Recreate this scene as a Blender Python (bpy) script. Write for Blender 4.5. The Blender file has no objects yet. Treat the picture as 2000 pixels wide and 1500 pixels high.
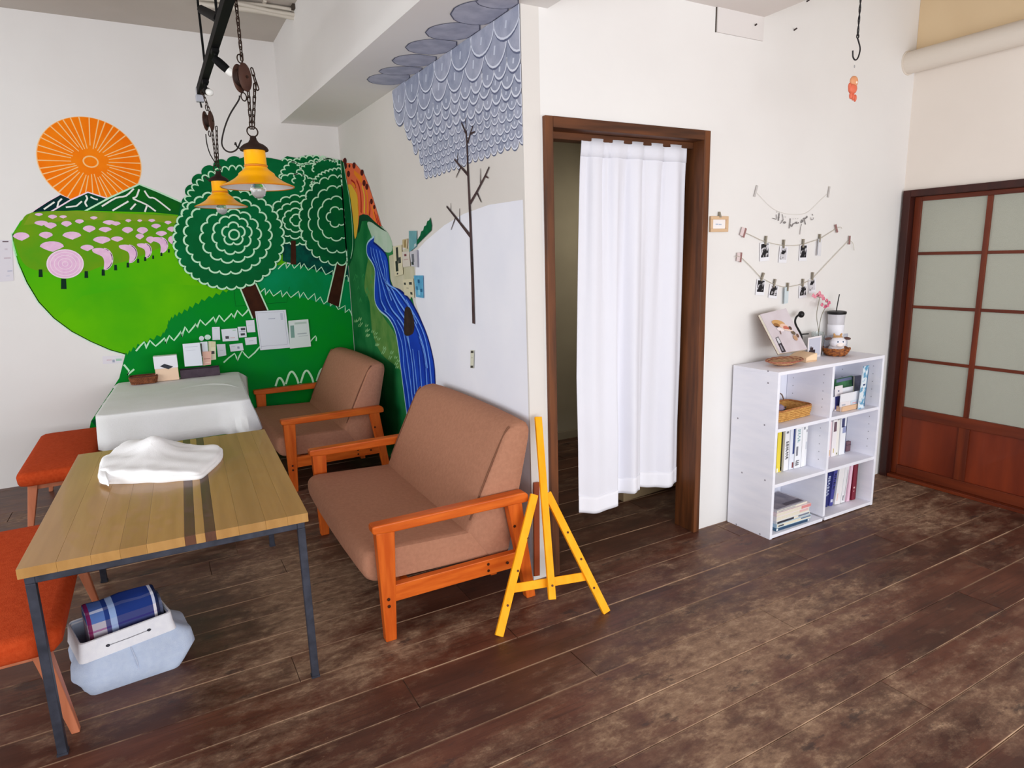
import bpy, bmesh, math, random
from math import sin, cos, pi, radians, sqrt, atan2, floor
from mathutils import Vector, Matrix

random.seed(7)
S = bpy.context.scene
COL = S.collection
V = Vector

# ------------------------------------------------------------------ camera
F_PX = 1249.77
YAW, PITCH, ROLL = radians(29.0123), radians(11.1999), radians(-1.65173)
CAM = V((0, 0, 1.5))
_f = V((sin(YAW) * cos(PITCH), cos(YAW) * cos(PITCH), -sin(PITCH)))
_r0 = V((cos(YAW), -sin(YAW), 0))
_u0 = _r0.cross(_f)
_r = cos(ROLL) * _r0 + sin(ROLL) * _u0
_u = -sin(ROLL) * _r0 + cos(ROLL) * _u0
cd = bpy.data.cameras.new('camera')
cam = bpy.data.objects.new('camera', cd)
COL.objects.link(cam)
m3 = Matrix((_r, _u, -_f)).transposed()
cam.matrix_world = Matrix.Translation(CAM) @ m3.to_4x4()
cd.sensor_width = 36
cd.lens = F_PX / 2000 * 36
cd.clip_start = 0.02
S.camera = cam

# ------------------------------------------------------------------ world, lights, exposure
S.view_settings.view_transform = 'Standard'
S.view_settings.look = 'None'
S.view_settings.gamma = 1
S.view_settings.use_curve_mapping = False
S.view_settings.exposure = 0.0
S.cycles.use_denoising = True
S.cycles.max_bounces = 10
S.cycles.diffuse_bounces = 6
S.cycles.sample_clamp_indirect = 6
wd = bpy.data.worlds.new('world')
S.world = wd
wd.use_nodes = True
wd.node_tree.nodes['Background'].inputs[0].default_value = (0.85, 0.92, 1.0, 1)
wd.node_tree.nodes['Background'].inputs[1].default_value = 1.0


def area(name, loc, target, sx, sy, power, col):
    l = bpy.data.lights.new(name, 'AREA')
    l.shape = 'RECTANGLE'
    l.size, l.size_y, l.energy, l.color = sx, sy, power, col
    o = bpy.data.objects.new(name, l)
    COL.objects.link(o)
    o.location = loc
    o.rotation_euler = (V(target) - V(loc)).to_track_quat('-Z', 'Y').to_euler()
    return o


# daylight through the shop-front glazing behind the viewer
area('daylight_front_window', (0.9, -2.3, 1.15), (0.9, 5, 1.15), 5.6, 1.7, 176, (0.965, 0.985, 1.0))
# daylight from an unseen, assumed window on the left, added to brighten the walls
area('daylight_side_assumed', (-2.8, 2.3, 1.5), (1.4, 2.5, 1.4), 3.4, 1.5, 67, (0.965, 0.985, 1.0))
# lamp in the room behind the sliding door
area('daylight_back_room', (5.4, 1.7, 2.1), (4.3, 1.6, 1.2), 1.2, 1.0, 14, (1.0, 0.97, 0.88))

# unseen light added to brighten the corridor wall beyond the curtain
area('corridor_added_light', (3.3, 3.5, 1.9), (2.4, 4.2, .6), .5, .5, 5, (1.0, 0.93, 0.8))


# ------------------------------------------------------------------ colours and materials
def lin(c):
    o = []
    for x in c[:3]:
        x = x / 255.0
        o.append(x / 12.92 if x <= 0.04045 else ((x + 0.055) / 1.055) ** 2.4)
    return (o[0], o[1], o[2], 1)


MATS = {}


def mat(name, c, rough=0.55, metal=0.0, c2=None, scale=6.0, stretch=(1, 1, 1), bump=0.0, bscale=None, world=False,
        lo=0.35, hi=0.65, spec=0.3, detail=5, sheen=0, trans=0, rand=0.0, coat=0):
    if name in MATS:
        return MATS[name]
    m = bpy.data.materials.new(name)
    m.use_nodes = True
    nt = m.node_tree
    N, L = nt.nodes, nt.links
    b = N['Principled BSDF']
    b.inputs['Base Color'].default_value = lin(c)
    b.inputs['Roughness'].default_value = rough
    b.inputs['Metallic'].default_value = metal
    b.inputs['Specular IOR Level'].default_value = spec
    if sheen:
        b.inputs['Sheen Weight'].default_value = sheen
    if coat:
        b.inputs['Coat Weight'].default_value = coat
    if trans:
        b.inputs['Transmission Weight'].default_value = trans
    if c2 or bump:
        if world:
            src = N.new('ShaderNodeNewGeometry').outputs['Position']
        else:
            src = N.new('ShaderNodeTexCoord').outputs['Object']
        mp = N.new('ShaderNodeMapping')
        mp.inputs['Scale'].default_value = stretch
        L.new(src, mp.inputs['Vector'])
        if rand:
            oi = N.new('ShaderNodeObjectInfo')
            ml = N.new('ShaderNodeMath')
            ml.operation = 'MULTIPLY'
            ml.inputs[1].default_value = 37.0
            L.new(oi.outputs['Random'], ml.inputs[0])
            L.new(ml.outputs[0], mp.inputs['Location'])
        nz = N.new('ShaderNodeTexNoise')
        nz.inputs['Scale'].default_value = scale
        nz.inputs['Detail'].default_value = detail
        L.new(mp.outputs[0], nz.inputs['Vector'])
    if c2:
        r = N.new('ShaderNodeValToRGB')
        r.color_ramp.elements[0].position = lo
        r.color_ramp.elements[1].position = hi
        r.color_ramp.elements[0].color = lin(c)
        r.color_ramp.elements[1].color = lin(c2)
        L.new(nz.outputs['Fac'], r.inputs['Fac'])
        L.new(r.outputs['Color'], b.inputs['Base Color'])
    if bump:
        bp = N.new('ShaderNodeBump')
        bp.inputs['Strength'].default_value = bump
        bp.inputs['Distance'].default_value = 0.004
        if bscale:
            nb = N.new('ShaderNodeTexNoise')
            nb.inputs['Scale'].default_value = bscale
            nb.inputs['Detail'].default_value = 3
            L.new(mp.outputs[0], nb.inputs['Vector'])
            L.new(nb.outputs['Fac'], bp.inputs['Height'])
        else:
            L.new(nz.outputs['Fac'], bp.inputs['Height'])
        L.new(bp.outputs['Normal'], b.inputs['Normal'])
    MATS[name] = m
    return m


def floor_mat():
    m = bpy.data.materials.new('worn_floor_boards')
    m.use_nodes = True
    nt = m.node_tree
    N, L = nt.nodes, nt.links
    b = N['Principled BSDF']
    geo = N.new('ShaderNodeNewGeometry')
    oi = N.new('ShaderNodeObjectInfo')

    def math_(op, a, c):
        n = N.new('ShaderNodeMath')
        n.operation = op
        for k, x in ((0, a), (1, c)):
            if isinstance(x, (int, float)):
                n.inputs[k].default_value = x
            elif x is not None:
                L.new(x, n.inputs[k])
        return n.outputs[0]

    def noise(scale, stretch, detail=6, rough=0.6, off=None):
        mp = N.new('ShaderNodeMapping')
        mp.inputs['Scale'].default_value = stretch
        L.new(geo.outputs['Position'], mp.inputs['Vector'])
        if off is not None:
            cx = N.new('ShaderNodeCombineXYZ')
            L.new(off, cx.inputs[0])
            L.new(cx.outputs[0], mp.inputs['Location'])
        nz = N.new('ShaderNodeTexNoise')
        nz.inputs['Scale'].default_value = scale
        nz.inputs['Detail'].default_value = detail
        nz.inputs['Roughness'].default_value = rough
        L.new(mp.outputs[0], nz.inputs['Vector'])
        return nz.outputs['Fac']

    def ramp(fac, stops):
        r = N.new('ShaderNodeValToRGB')
        e = r.color_ramp.elements
        while len(e) < len(stops):
            e.new(0.5)
        for k, (p, c) in enumerate(stops):
            e[k].position = p
            e[k].color = lin(c) if len(c) == 3 else c
        L.new(fac, r.inputs['Fac'])
        return r.outputs['Color']

    def mix(fac, a, c):
        n = N.new('ShaderNodeMix')
        n.data_type = 'RGBA'
        L.new(fac, n.inputs['Factor'])
        L.new(a, n.inputs['A'])
        L.new(c, n.inputs['B'])
        return n.outputs['Result']
    rnd = math_('MULTIPLY', oi.outputs['Random'], 53.0)
    base = ramp(noise(3.0, (1, 3, 1), 5, 0.55, rnd), [(0.30, (56, 33, 25)), (0.5, (82, 48, 36)), (0.72, (110, 68, 51))])
    tone = ramp(oi.outputs['Random'], [(0.0, (48, 29, 23)), (0.45, (84, 48, 36)), (1.0, (104, 58, 42))])
    h = N.new('ShaderNodeMath')
    h.operation = 'ADD'
    h.inputs[0].default_value = 0.35
    h.inputs[1].default_value = 0
    base = mix(h.outputs[0], base, tone)
    # long dark grain streaks
    st = ramp(noise(9.0, (0.25, 9, 1), 6, 0.65, rnd), [(0.32, (0.5, 0.5, 0.5, 1)), (0.48, (0, 0, 0, 1))])
    base = mix(st, base, ramp(oi.outputs['Random'], [(0, (36, 23, 18)), (1, (50, 31, 24))]))
    # bare, scuffed timber where the varnish is gone: trodden paths and spots
    sxy = N.new('ShaderNodeSeparateXYZ')
    L.new(geo.outputs['Position'], sxy.inputs[0])

    def blob(cx, cy, rx, ry, amp):
        dx = math_('POWER', math_('DIVIDE', math_('SUBTRACT', sxy.outputs['X'], cx), rx), 2.0)
        dy = math_('POWER', math_('DIVIDE', math_('SUBTRACT', sxy.outputs['Y'], cy), ry), 2.0)
        e_ = math_('POWER', 2.718, math_('MULTIPLY', math_('ADD', dx, dy), -1.0))
        return math_('MULTIPLY', e_, amp)
    paths = blob(0.42, 2.85, 0.30, 0.50, 0.30)
    for q in ((1.5, 1.47, 0.9, 0.16, 0.17), (3.55, 1.95, 0.5, 0.30, 0.26), (2.5, 1.66, 0.7, 0.16, 0.12), (1.0, 1.15, 0.7, 0.22, 0.12), (0.55, 2.2, 0.45, 0.14, 0.16),
              (1.9, 1.0, 0.8, 0.14, 0.10), (2.6, 2.0, 0.5, 0.12, 0.06)):
        paths = math_('ADD', paths, blob(*q))
    big = noise(1.3, (0.6, 1.5, 1), 4, 0.55)
    fine = noise(9.0, (0.75, 1.3, 1), 10, 0.76)
    s = math_('ADD', math_('ADD', math_('MULTIPLY', big, 0.75), math_('MULTIPLY', fine, 0.86)), paths)
    worn = ramp(s, [(0.79, (0, 0, 0, 1)), (0.92, (0.38, 0.38, 0.38, 1)), (1.10, (0.92, 0.92, 0.92, 1))])
    bare = ramp(noise(24, (0.7, 1.3, 1), 8, 0.72), [(0.3, (104, 78, 62)), (0.52, (146, 116, 93)), (0.75, (192, 164, 134))])
    base = mix(worn, base, bare)
    # small pale scratches and chips
    sc_ = ramp(math_('ADD', noise(38, (0.7, 1.2, 1), 6, 0.7), math_('MULTIPLY', big, 0.25)), [(0.78, (0, 0, 0, 1)), (0.84, (0.6, 0.6, 0.6, 1))])
    base = mix(sc_, base, bare)
    # dark bruises in the bare spots
    br = ramp(noise(5.0, (0.8, 1.8, 1), 8, 0.7), [(0.60, (0, 0, 0, 1)), (0.66, (0.7, 0.7, 0.7, 1))])
    base = mix(br, base, ramp(oi.outputs['Random'], [(0, (48, 38, 36)), (1, (62, 46, 42))]))
    # pale worn arrises of the boards
    sx = N.new('ShaderNodeSeparateXYZ')
    L.new(geo.outputs['Position'], sx.inputs[0])
    fr = math_('FRACT', math_('DIVIDE', math_('ADD', sx.outputs['Y'], 1.924), 0.18), None)
    d = math_('ABSOLUTE', math_('SUBTRACT', fr, 0.5), None)
    edge = ramp(d, [(0.472, (0, 0, 0, 1)), (0.492, (1, 1, 1, 1))])
    en = ramp(noise(2.6, (1, 1, 1), 6, 0.7), [(0.38, (0, 0, 0, 1)), (0.55, (0.95, 0.95, 0.95, 1))])
    ee = N.new('ShaderNodeMix')
    ee.data_type = 'RGBA'
    ee.blend_type = 'MULTIPLY'
    ee.inputs['Factor'].default_value = 1
    L.new(edge, ee.inputs['A'])
    L.new(en, ee.inputs['B'])
    base = mix(ee.outputs['Result'], base, ramp(fine, [(0.3, (150, 116, 92)), (0.7, (196, 164, 134))]))
    L.new(base, b.inputs['Base Color'])
    rr = ramp(s, [(0.8, (0.40, 0.40, 0.40, 1)), (1.1, (0.66, 0.66, 0.66, 1))])
    L.new(rr, b.inputs['Roughness'])
    b.inputs['Specular IOR Level'].default_value = 0.38
    bp = N.new('ShaderNodeBump')
    bp.inputs['Strength'].default_value = 0.25
    bp.inputs['Distance'].default_value = 0.003
    L.new(fine, bp.inputs['Height'])
    L.new(bp.outputs['Normal'], b.inputs['Normal'])
    return m


# ------------------------------------------------------------------ pixel -> place
def ray(x, y):
    return _r * ((x - 1000) / F_PX) + _u * ((750 - y) / F_PX) + _f


class Plane:
    def __init__(s, p, n):
        s.p = V(p)
        s.n = V(n).normalized()
        if s.n.dot(CAM - s.p) < 0:
            s.n = -s.n

    def at(s, x, y, lift=0.0):
        d = ray(x, y)
        t = s.n.dot(s.p + s.n * lift - CAM) / s.n.dot(d)
        return CAM + d * t


def px_z(x, y, z):
    d = ray(x, y)
    return CAM + d * ((z - CAM.z) / d.z)


def px_y(x, y, Y):
    d = ray(x, y)
    return CAM + d * (Y / d.y)


def px_x(x, y, X):
    d = ray(x, y)
    return CAM + d * (X / d.x)


# ------------------------------------------------------------------ mesh builder
def wm(o):
    b = Matrix.LocRotScale(o.location, o.rotation_euler, o.scale)
    if o.parent is None:
        return b
    return wm(o.parent) @ o.matrix_parent_inverse @ b


class MB:
    def __init__(s):
        s.v, s.f, s.m = [], [], []

    def add(s, vs, fs, mi=0):
        n = len(s.v)
        s.v += [tuple(p) for p in vs]
        for f in fs:
            s.f.append(tuple(n + i for i in f))
            s.m.append(mi)
        return s

    def box(s, x0, x1, y0, y1, z0, z1, mi=0, M=None):
        vs = [V((x, y, z)) for z in (z0, z1) for y in (y0, y1) for x in (x0, x1)]
        if M is not None:
            vs = [M @ p for p in vs]
        return s.add(vs, [(0, 2, 3, 1), (4, 5, 7, 6), (0, 1, 5, 4), (2, 6, 7, 3), (0, 4, 6, 2), (1, 3, 7, 5)], mi)

    def hexa(s, a, b, mi=0):
        """two quads a (4 pts) and b (4 pts), joined"""
        return s.add(list(a) + list(b), [(3, 2, 1, 0), (4, 5, 6, 7), (0, 1, 5, 4), (1, 2, 6, 5), (2, 3, 7, 6), (3, 0, 4, 7)], mi)

    def prism(s, poly, fn, w0, w1, mi=0):
        n = len(poly)
        vs = [fn(u, v, w0) for u, v in poly] + [fn(u, v, w1) for u, v in poly]
        fs = [tuple(range(n))[::-1], tuple(range(n, 2 * n))]
        fs += [(i, (i + 1) % n, n + (i + 1) % n, n + i) for i in range(n)]
        return s.add(vs, fs, mi)

    def tube(s, pts, r, n=8, mi=0, closed=False, caps=True):
        pts = [V(p) for p in pts]
        k = len(pts)
        rs = r if isinstance(r, (list, tuple)) else [r] * k
        vs = []
        t0 = (pts[1] - pts[0]).normalized()
        a = t0.orthogonal().normalized()
        for i in range(k):
            if closed:
                t = (pts[(i + 1) % k] - pts[i - 1]).normalized()
            else:
                t = (pts[min(i + 1, k - 1)] - pts[max(i - 1, 0)]).normalized()
            a = (a - t * a.dot(t)).normalized()
            b = t.cross(a)
            for j in range(n):
                q = 2 * pi * j / n
                vs.append(pts[i] + (a * cos(q) + b * sin(q)) * rs[i])
        fs = []
        for i in range(k if closed else k - 1):
            i2 = (i + 1) % k
            for j in range(n):
                j2 = (j + 1) % n
                fs.append((i * n + j, i * n + j2, i2 * n + j2, i2 * n + j))
        if not closed and caps:
            fs.append(tuple(range(n))[::-1])
            fs.append(tuple(range((k - 1) * n, k * n)))
        return s.add(vs, fs, mi)

    def lathe(s, prof, n=24, c=(0, 0, 0), mi=0, M=None, sx=1, sy=1, cap=True):
        vs, fs = [], []
        c = V(c)
        for r, z in prof:
            for j in range(n):
                q = 2 * pi * j / n
                p = V((max(r, 1e-4) * cos(q) * sx, max(r, 1e-4) * sin(q) * sy, z))
                vs.append(c + (M @ p if M is not None else p))
        for i in range(len(prof) - 1):
            for j in range(n):
                j2 = (j + 1) % n
                fs.append((i * n + j, i * n + j2, (i + 1) * n + j2, (i + 1) * n + j))
        if cap and prof[0][0] > 2e-4:
            fs.append(tuple(range(n))[::-1])
        if cap and prof[-1][0] > 2e-4:
            fs.append(tuple(range((len(prof) - 1) * n, len(prof) * n)))
        return s.add(vs, fs, mi)

    def ball(s, c, r, n=16, k=10, mi=0, M=None):
        rx, ry, rz = r if isinstance(r, (tuple, list)) else (r, r, r)
        prof = [(sin(pi * i / k), -cos(pi * i / k)) for i in range(k + 1)]
        Sc = Matrix.Diagonal((rx, ry, rz))
        return s.lathe(prof, n, c, mi, M=(M @ Sc) if M is not None else Sc)

    def grid(s, P, mi=0, closed_u=False):
        """P[i][j] -> point"""
        a, b = len(P), len(P[0])
        vs = [p for row in P for p in row]
        fs = []
        for i in range(a - 1):
            for j in range(b if closed_u else b - 1):
                j2 = (j + 1) % b
                fs.append((i * b + j, i * b + j2, (i + 1) * b + j2, (i + 1) * b + j))
        return s.add(vs, fs, mi)

    def build(s, name, mats, parent=None, smooth=None, bevel=0, seg=2, world=False, subsurf=0, solid=0, keep=False):
        mats = mats if isinstance(mats, (list, tuple)) else [mats]
        off = V((0, 0, 0))
        vs = s.v
        if parent is None and not keep:
            xs, ys, zs = zip(*vs)
            off = V(((min(xs) + max(xs)) / 2, (min(ys) + max(ys)) / 2, min(zs)))
            vs = [(x - off.x, y - off.y, z - off.z) for x, y, z in vs]
        me = bpy.data.meshes.new(name)
        me.from_pydata(vs, [], s.f)
        for m in mats:
            me.materials.append(m)
        me.polygons.foreach_set('material_index', s.m)
        bm = bmesh.new()
        bm.from_mesh(me)
        bmesh.ops.recalc_face_normals(bm, faces=bm.faces)
        bm.to_mesh(me)
        bm.free()
        if smooth is not None:
            me.polygons.foreach_set('use_smooth', [True] * len(me.polygons))
            me.set_sharp_from_angle(angle=radians(smooth))
        me.update()
        o = bpy.data.objects.new(name, me)
        COL.objects.link(o)
        o.location = off
        if parent is not None:
            o.parent = parent
            if world:
                o.matrix_parent_inverse = wm(parent).inverted()
        if bevel:
            md = o.modifiers.new('bevel', 'BEVEL')
            md.width, md.segments, md.limit_method, md.angle_limit = bevel, seg, 'ANGLE', radians(40)
        if solid:
            md = o.modifiers.new('solid', 'SOLIDIFY')
            md.thickness, md.offset = solid, 0
        if subsurf:
            md = o.modifiers.new('sub', 'SUBSURF')
            md.levels = md.render_levels = subsurf
        return o


def T(name, label, cat, loc=(0, 0, 0), rz=0, group=None):
    o = bpy.data.objects.new(name, None)
    COL.objects.link(o)
    o.empty_display_size = 0.05
    o.location = loc
    o.rotation_euler = (0, 0, rz)
    return tag(o, label, cat, group)


def tag(o, label, cat, group=None):
    o['label'], o['category'] = label, cat
    if group:
        o['group'] = group
    return o


def struct(o):
    o['kind'] = 'structure'
    return o


def clone(o, parent=None):
    c = o.copy()
    COL.objects.link(c)
    if parent is not None:
        c.parent = parent
    for ch in list(o.children):
        clone(ch, c)
    return c


def smoothpath(pts, k=6, closed=False):
    pts = [V(p) if len(p) == 3 else V((p[0], p[1], 0)) for p in pts]
    n = len(pts)
    out = []
    rng = range(n if closed else n - 1)
    for i in rng:
        if closed:
            p0, p1, p2, p3 = pts[i - 1], pts[i], pts[(i + 1) % n], pts[(i + 2) % n]
        else:
            p0, p1, p2, p3 = pts[max(i - 1, 0)], pts[i], pts[i + 1], pts[min(i + 2, n - 1)]
        for j in range(k):
            t = j / k
            out.append(0.5 * ((2 * p1) + (p2 - p0) * t + (2 * p0 - 5 * p1 + 4 * p2 - p3) * t * t + (3 * p1 - p0 - 3 * p2 + p3) * t ** 3))
    if not closed:
        out.append(pts[-1])
    return out


def RZ(a):
    return Matrix.Rotation(a, 3, 'Z')


# flat paint on a wall: filled outlines and brush lines
class Paint:
    def __init__(s, plane, base=0.0006, step=0.00022):
        s.pl, s.mb, s.mats, s.h, s.step = plane, MB(), [], base, step

    def mi(s, m):
        if m not in s.mats:
            s.mats.append(m)
        return s.mats.index(m)

    def up(s):
        s.h += s.step

    def poly3(s, pts, m):
        s.mb.add([p + s.pl.n * s.h for p in pts], [tuple(range(len(pts)))], s.mi(m))

    def poly(s, pts, m, smooth=0):
        if smooth:
            pts = [(p.x, p.y) for p in smoothpath(pts, smooth, True)]
        s.poly3([s.pl.at(x, y) for x, y in pts], m)

    def line3(s, P, m, w, closed=False, taper=None):
        n = s.pl.n
        k = len(P)
        vs = []
        for i in range(k):
            a = P[(i - 1) % k] if closed else P[max(i - 1, 0)]
            b = P[(i + 1) % k] if closed else P[min(i + 1, k - 1)]
            d = b - a
            if d.length < 1e-7:
                d = V((0, 0, 1))
            d = d.normalized().cross(n).normalized()
            ww = w if taper is None else w * (taper[0] + (taper[1] - taper[0]) * i / (k - 1))
            vs += [P[i] + d * ww / 2 + n * s.h, P[i] - d * ww / 2 + n * s.h]
        fs = [(2 * i, 2 * i + 1, 2 * i + 3, 2 * i + 2) for i in range(k - 1)]
        if closed:
            fs.append((2 * k - 2, 2 * k - 1, 1, 0))
        s.mb.add(vs, fs, s.mi(m))

    def line(s, pts, m, w, smooth=0, closed=False, taper=None):
        if smooth:
            pts = [(p.x, p.y) for p in smoothpath(pts, smooth, closed)]
        s.line3([s.pl.at(x, y) for x, y in pts], m, w, closed, taper)

    def build(s, name, parent, label=None):
        o = s.mb.build(name, s.mats, parent, world=True)
        if label:
            o['label'] = label
        return o


def scallop(cx, cy, rx, ry, n, amp=0.09, ph=0.0, k=7, clip=None, a0=0, a1=2 * pi):
    out = []
    tot = n * k
    for i in range(tot if a1 - a0 > 6.2 else tot + 1):
        a = a0 + (a1 - a0) * i / tot
        q = 1 + amp * abs(sin(pi * i / k)) ** 0.6
        x, y = cx + rx * q * cos(a + ph), cy + ry * q * sin(a + ph)
        if clip:
            x = clip(x, y)
        out.append((x, y))
    return out

# ================================================================== THE ROOM
WALL = mat('wall_paint_white', (236, 234, 232), 0.75, c2=(231, 228, 226), scale=1.2, world=True, bump=0.04, bscale=60)
WALLB = mat('wall_paint_alcove', (224, 219, 214), 0.75, c2=(218, 213, 208), scale=1.2, world=True, bump=0.04, bscale=60)
WALLD = mat('wall_paint_cream', (240, 232, 223), 0.75, c2=(235, 226, 217), scale=1.2, world=True, bump=0.04, bscale=60)
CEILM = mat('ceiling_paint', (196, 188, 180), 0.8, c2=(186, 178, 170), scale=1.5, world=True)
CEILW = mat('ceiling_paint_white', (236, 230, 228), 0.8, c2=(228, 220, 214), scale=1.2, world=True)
CEILT = mat('ceiling_paint_cream', (196, 184, 164), 0.8)
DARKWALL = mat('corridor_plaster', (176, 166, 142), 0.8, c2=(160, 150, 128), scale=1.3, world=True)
FLOORM = floor_mat()
JOINT = mat('board_joint', (150, 118, 94), 0.8, c2=(60, 42, 32), scale=5, world=True)

fl = MB().box(-2.9, 6.2, -2.6, 5.62, -0.05, -0.004).build('floor', JOINT, keep=True)
struct(fl)
pitch = 0.18
y = 2.216 - 26 * pitch
row = 0
rnd = random.Random(3)
fixed_joints = {2.036: None}
while y < 5.5:
    x = -2.85
    joints = []
    xx = -2.85 + rnd.uniform(0.3, 2.0)
    while xx < 5.4:
        joints.append(xx)
        xx += rnd.uniform(1.7, 3.0)
    if abs(y - (2.216 - 3 * pitch)) < 0.02:
        joints = [-1.2, 1.25, 3.2]
    if abs(y - (2.216 - 7 * pitch)) < 0.02:
        joints = [-0.6, 2.08, 4.0]
    if abs(y - 2.216) < 0.02:
        joints = [-1.9, 0.31, 2.6]
    for j in joints + [5.5]:
        if y > -0.6 or row % 1 == 0:
            g = 0.0013
            dz = rnd.uniform(-0.0012, 0.0012)
            b = MB()
            x0, x1, y0, y1 = x + g, j - g, y + g, y + pitch - g
            c = 0.0012
            b.hexa([(x0, y0, -0.02), (x1, y0, -0.02), (x1, y1, -0.02), (x0, y1, -0.02)],
                   [(x0, y0, dz - c), (x1, y0, dz - c), (x1, y1, dz - c), (x0, y1, dz - c)])
            b.hexa([(x0, y0, dz - c), (x1, y0, dz - c), (x1, y1, dz - c), (x0, y1, dz - c)],
                   [(x0 + c, y0 + c, dz), (x1 - c, y0 + c, dz), (x1 - c, y1 - c, dz), (x0 + c, y1 - c, dz)])
            b.build('plank', FLOORM, fl)
        x = j
    y += pitch
    row += 1

YA = 5.52
wa = struct(MB().box(-2.9, 1.7, YA, YA + 0.12, -0.02, 3.3).build('wall_back', WALL, keep=True))
# wall beside the loveseats: runs from the doorway corner back to wall_back, a hair out of square
B0, B1 = V((1.418, 2.40, 0)), V((1.500, YA, 0))
bd = (B1 - B0).normalized()
bn = V((bd.y, -bd.x, 0))
b = MB()
q = lambda p, z: (p.x, p.y, z)
Bo0, Bo1 = V((1.503, 2.40, 0)), B1 + bn * 0.085
b.hexa([q(B0, -0.02), q(Bo0, -0.02), q(Bo1, -0.02), q(B1, -0.02)], [q(B0, 2.75), q(Bo0, 2.75), q(Bo1, 2.75), q(B1, 2.75)])
wb = struct(b.build('wall_alcove', WALLB, keep=True))
# wall with the doorway
YC = 2.40
DX0, DX1, DZ = 1.512, 2.462, 2.074
b = MB()
b.box(1.503, DX0 + 0.02, YC, YC + 0.10, -0.02, 3.2)
b.box(DX1 - 0.02, 4.30, YC, YC + 0.10, -0.02, 3.2)
b.box(DX0 + 0.02, DX1 - 0.02, YC, YC + 0.10, DZ - 0.02, 3.2)
wc = struct(b.build('wall_doorway', WALL, keep=True))
# wall with the sliding door
XD = 4.15
b = MB()
b.box(XD, XD + 0.14, -2.5, YC, 1.835, 3.2)
b.box(XD, XD + 0.14, -2.5, 1.40, -0.02, 1.835)
b.box(XD, XD + 0.14, 2.372, YC, -0.02, 1.835)
wdr = struct(b.build('wall_right', WALLD, keep=True))
MB().box(XD - .003, XD, -2.5, YC - .001, 2.60, 3.17).build('upper_band', mat('tan_wall_top', (234, 210, 172), .8, c2=(224, 198, 160), scale=1.5, world=True), wdr, world=True)  # thin strip that colours the wall tan above the pipe
# walls behind the viewer with their window openings
b = MB()
b.box(-2.9, 4.3, -2.62, -2.5, -0.02, 0.25)
b.box(-2.9, 4.3, -2.62, -2.5, 2.1, 3.3)
b.box(-2.9, -2.0, -2.62, -2.5, 0.25, 2.1)
b.box(3.8, 4.3, -2.62, -2.5, 0.25, 2.1)
struct(b.build('wall_front', WALL, keep=True))
b = MB()
b.box(-3.0, -2.88, -2.6, 5.6, -0.02, 0.6)
b.box(-3.0, -2.88, -2.6, 5.6, 2.4, 3.3)
b.box(-3.0, -2.88, -2.6, 0.4, 0.6, 2.4)
b.box(-3.0, -2.88, 4.2, 5.6, 0.6, 2.4)
struct(b.build('wall_left', WALL, keep=True))
# ceilings: the high one over the alcove tables, the lower one over the rest, a beam between
CH, CL = 3.17, 2.632
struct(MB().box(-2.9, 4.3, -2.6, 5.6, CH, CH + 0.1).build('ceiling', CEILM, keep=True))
clow = struct(MB().box(1.45, 2.816, -2.6, YC, CL, CH).build('ceiling_lower', CEILW, keep=True))


def beam_z(y):
    return 2.488 + (y - 2.4) * (2.585 - 2.488) / (YA - 2.4)


b = MB()
p0, p1 = -2.5, YA
b.hexa([(1.053, p0, beam_z(p0)), (1.44 + 0.02, p0, beam_z(p0)), (1.60, p1, beam_z(p1)), (1.053, p1, beam_z(p1))],
       [(1.053, p0, 3.2), (1.46, p0, 3.2), (1.60, p1, 3.2), (1.053, p1, 3.2)])
beam = struct(b.build('ceiling_beam', WALL, keep=True))
# boxed-in downstand on the doorway wall
MB().box(2.497, 2.816, YC - .008, YC, 2.523, CL).build('trim_1', mat('trim_paint', (224, 219, 217), .75), keep=True)['kind'] = 'structure'
struct(MB().box(2.4905, 2.497, YC - 0.002, YC, 2.523, CL).build('trim_2', mat('dark_gap', (70, 60, 52), 0.8), keep=True))
# little screw ends in the ceiling
for x, yy in ((1473, 51), (1576, 3), (1551, 59)):
    p = px_y(x, yy, YC)
    o = MB().tube([p + V((0, 0.002, 0)), p - V((0.006, 0.020, -0.002))], 0.004, 6).build('screw', mat('screw_dark', (60, 48, 46), .5), wc, world=True)

# ---- the doorway: jambs and head
JW = mat('stained_cedar', (74, 42, 22), 0.55, c2=(112, 64, 32), scale=5, stretch=(6, 6, .5), bump=.1, coat=.05)
JWB = mat('stained_cedar_head', (66, 37, 20), 0.55, c2=(102, 58, 30), scale=5, stretch=(.5, 6, 6), bump=.1)
d1 = bpy.data.objects.new('door_1', None)
COL.objects.link(d1)
d1.location = (1.99, YC, 0)
struct(d1)
y0, y1 = YC - 0.022, YC + 0.125
MB().box(DX0, DX0 + .04, y0, y1, 0, DZ).build('jamb', JW, d1, world=True, bevel=.003)
MB().box(DX1 - .04, DX1, y0, y1, 0, DZ).build('jamb', JW, d1, world=True, bevel=.003)
MB().box(DX0 + .04, DX1 - .04, y0, y1, DZ - .045, DZ).build('head', JWB, d1, world=True, bevel=.003)
MB().box(DX0 + .04, DX1 - .04, y0 + .075, y1, DZ - .075, DZ - .045).build('track_rail', JWB, d1, world=True, bevel=.002)

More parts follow.
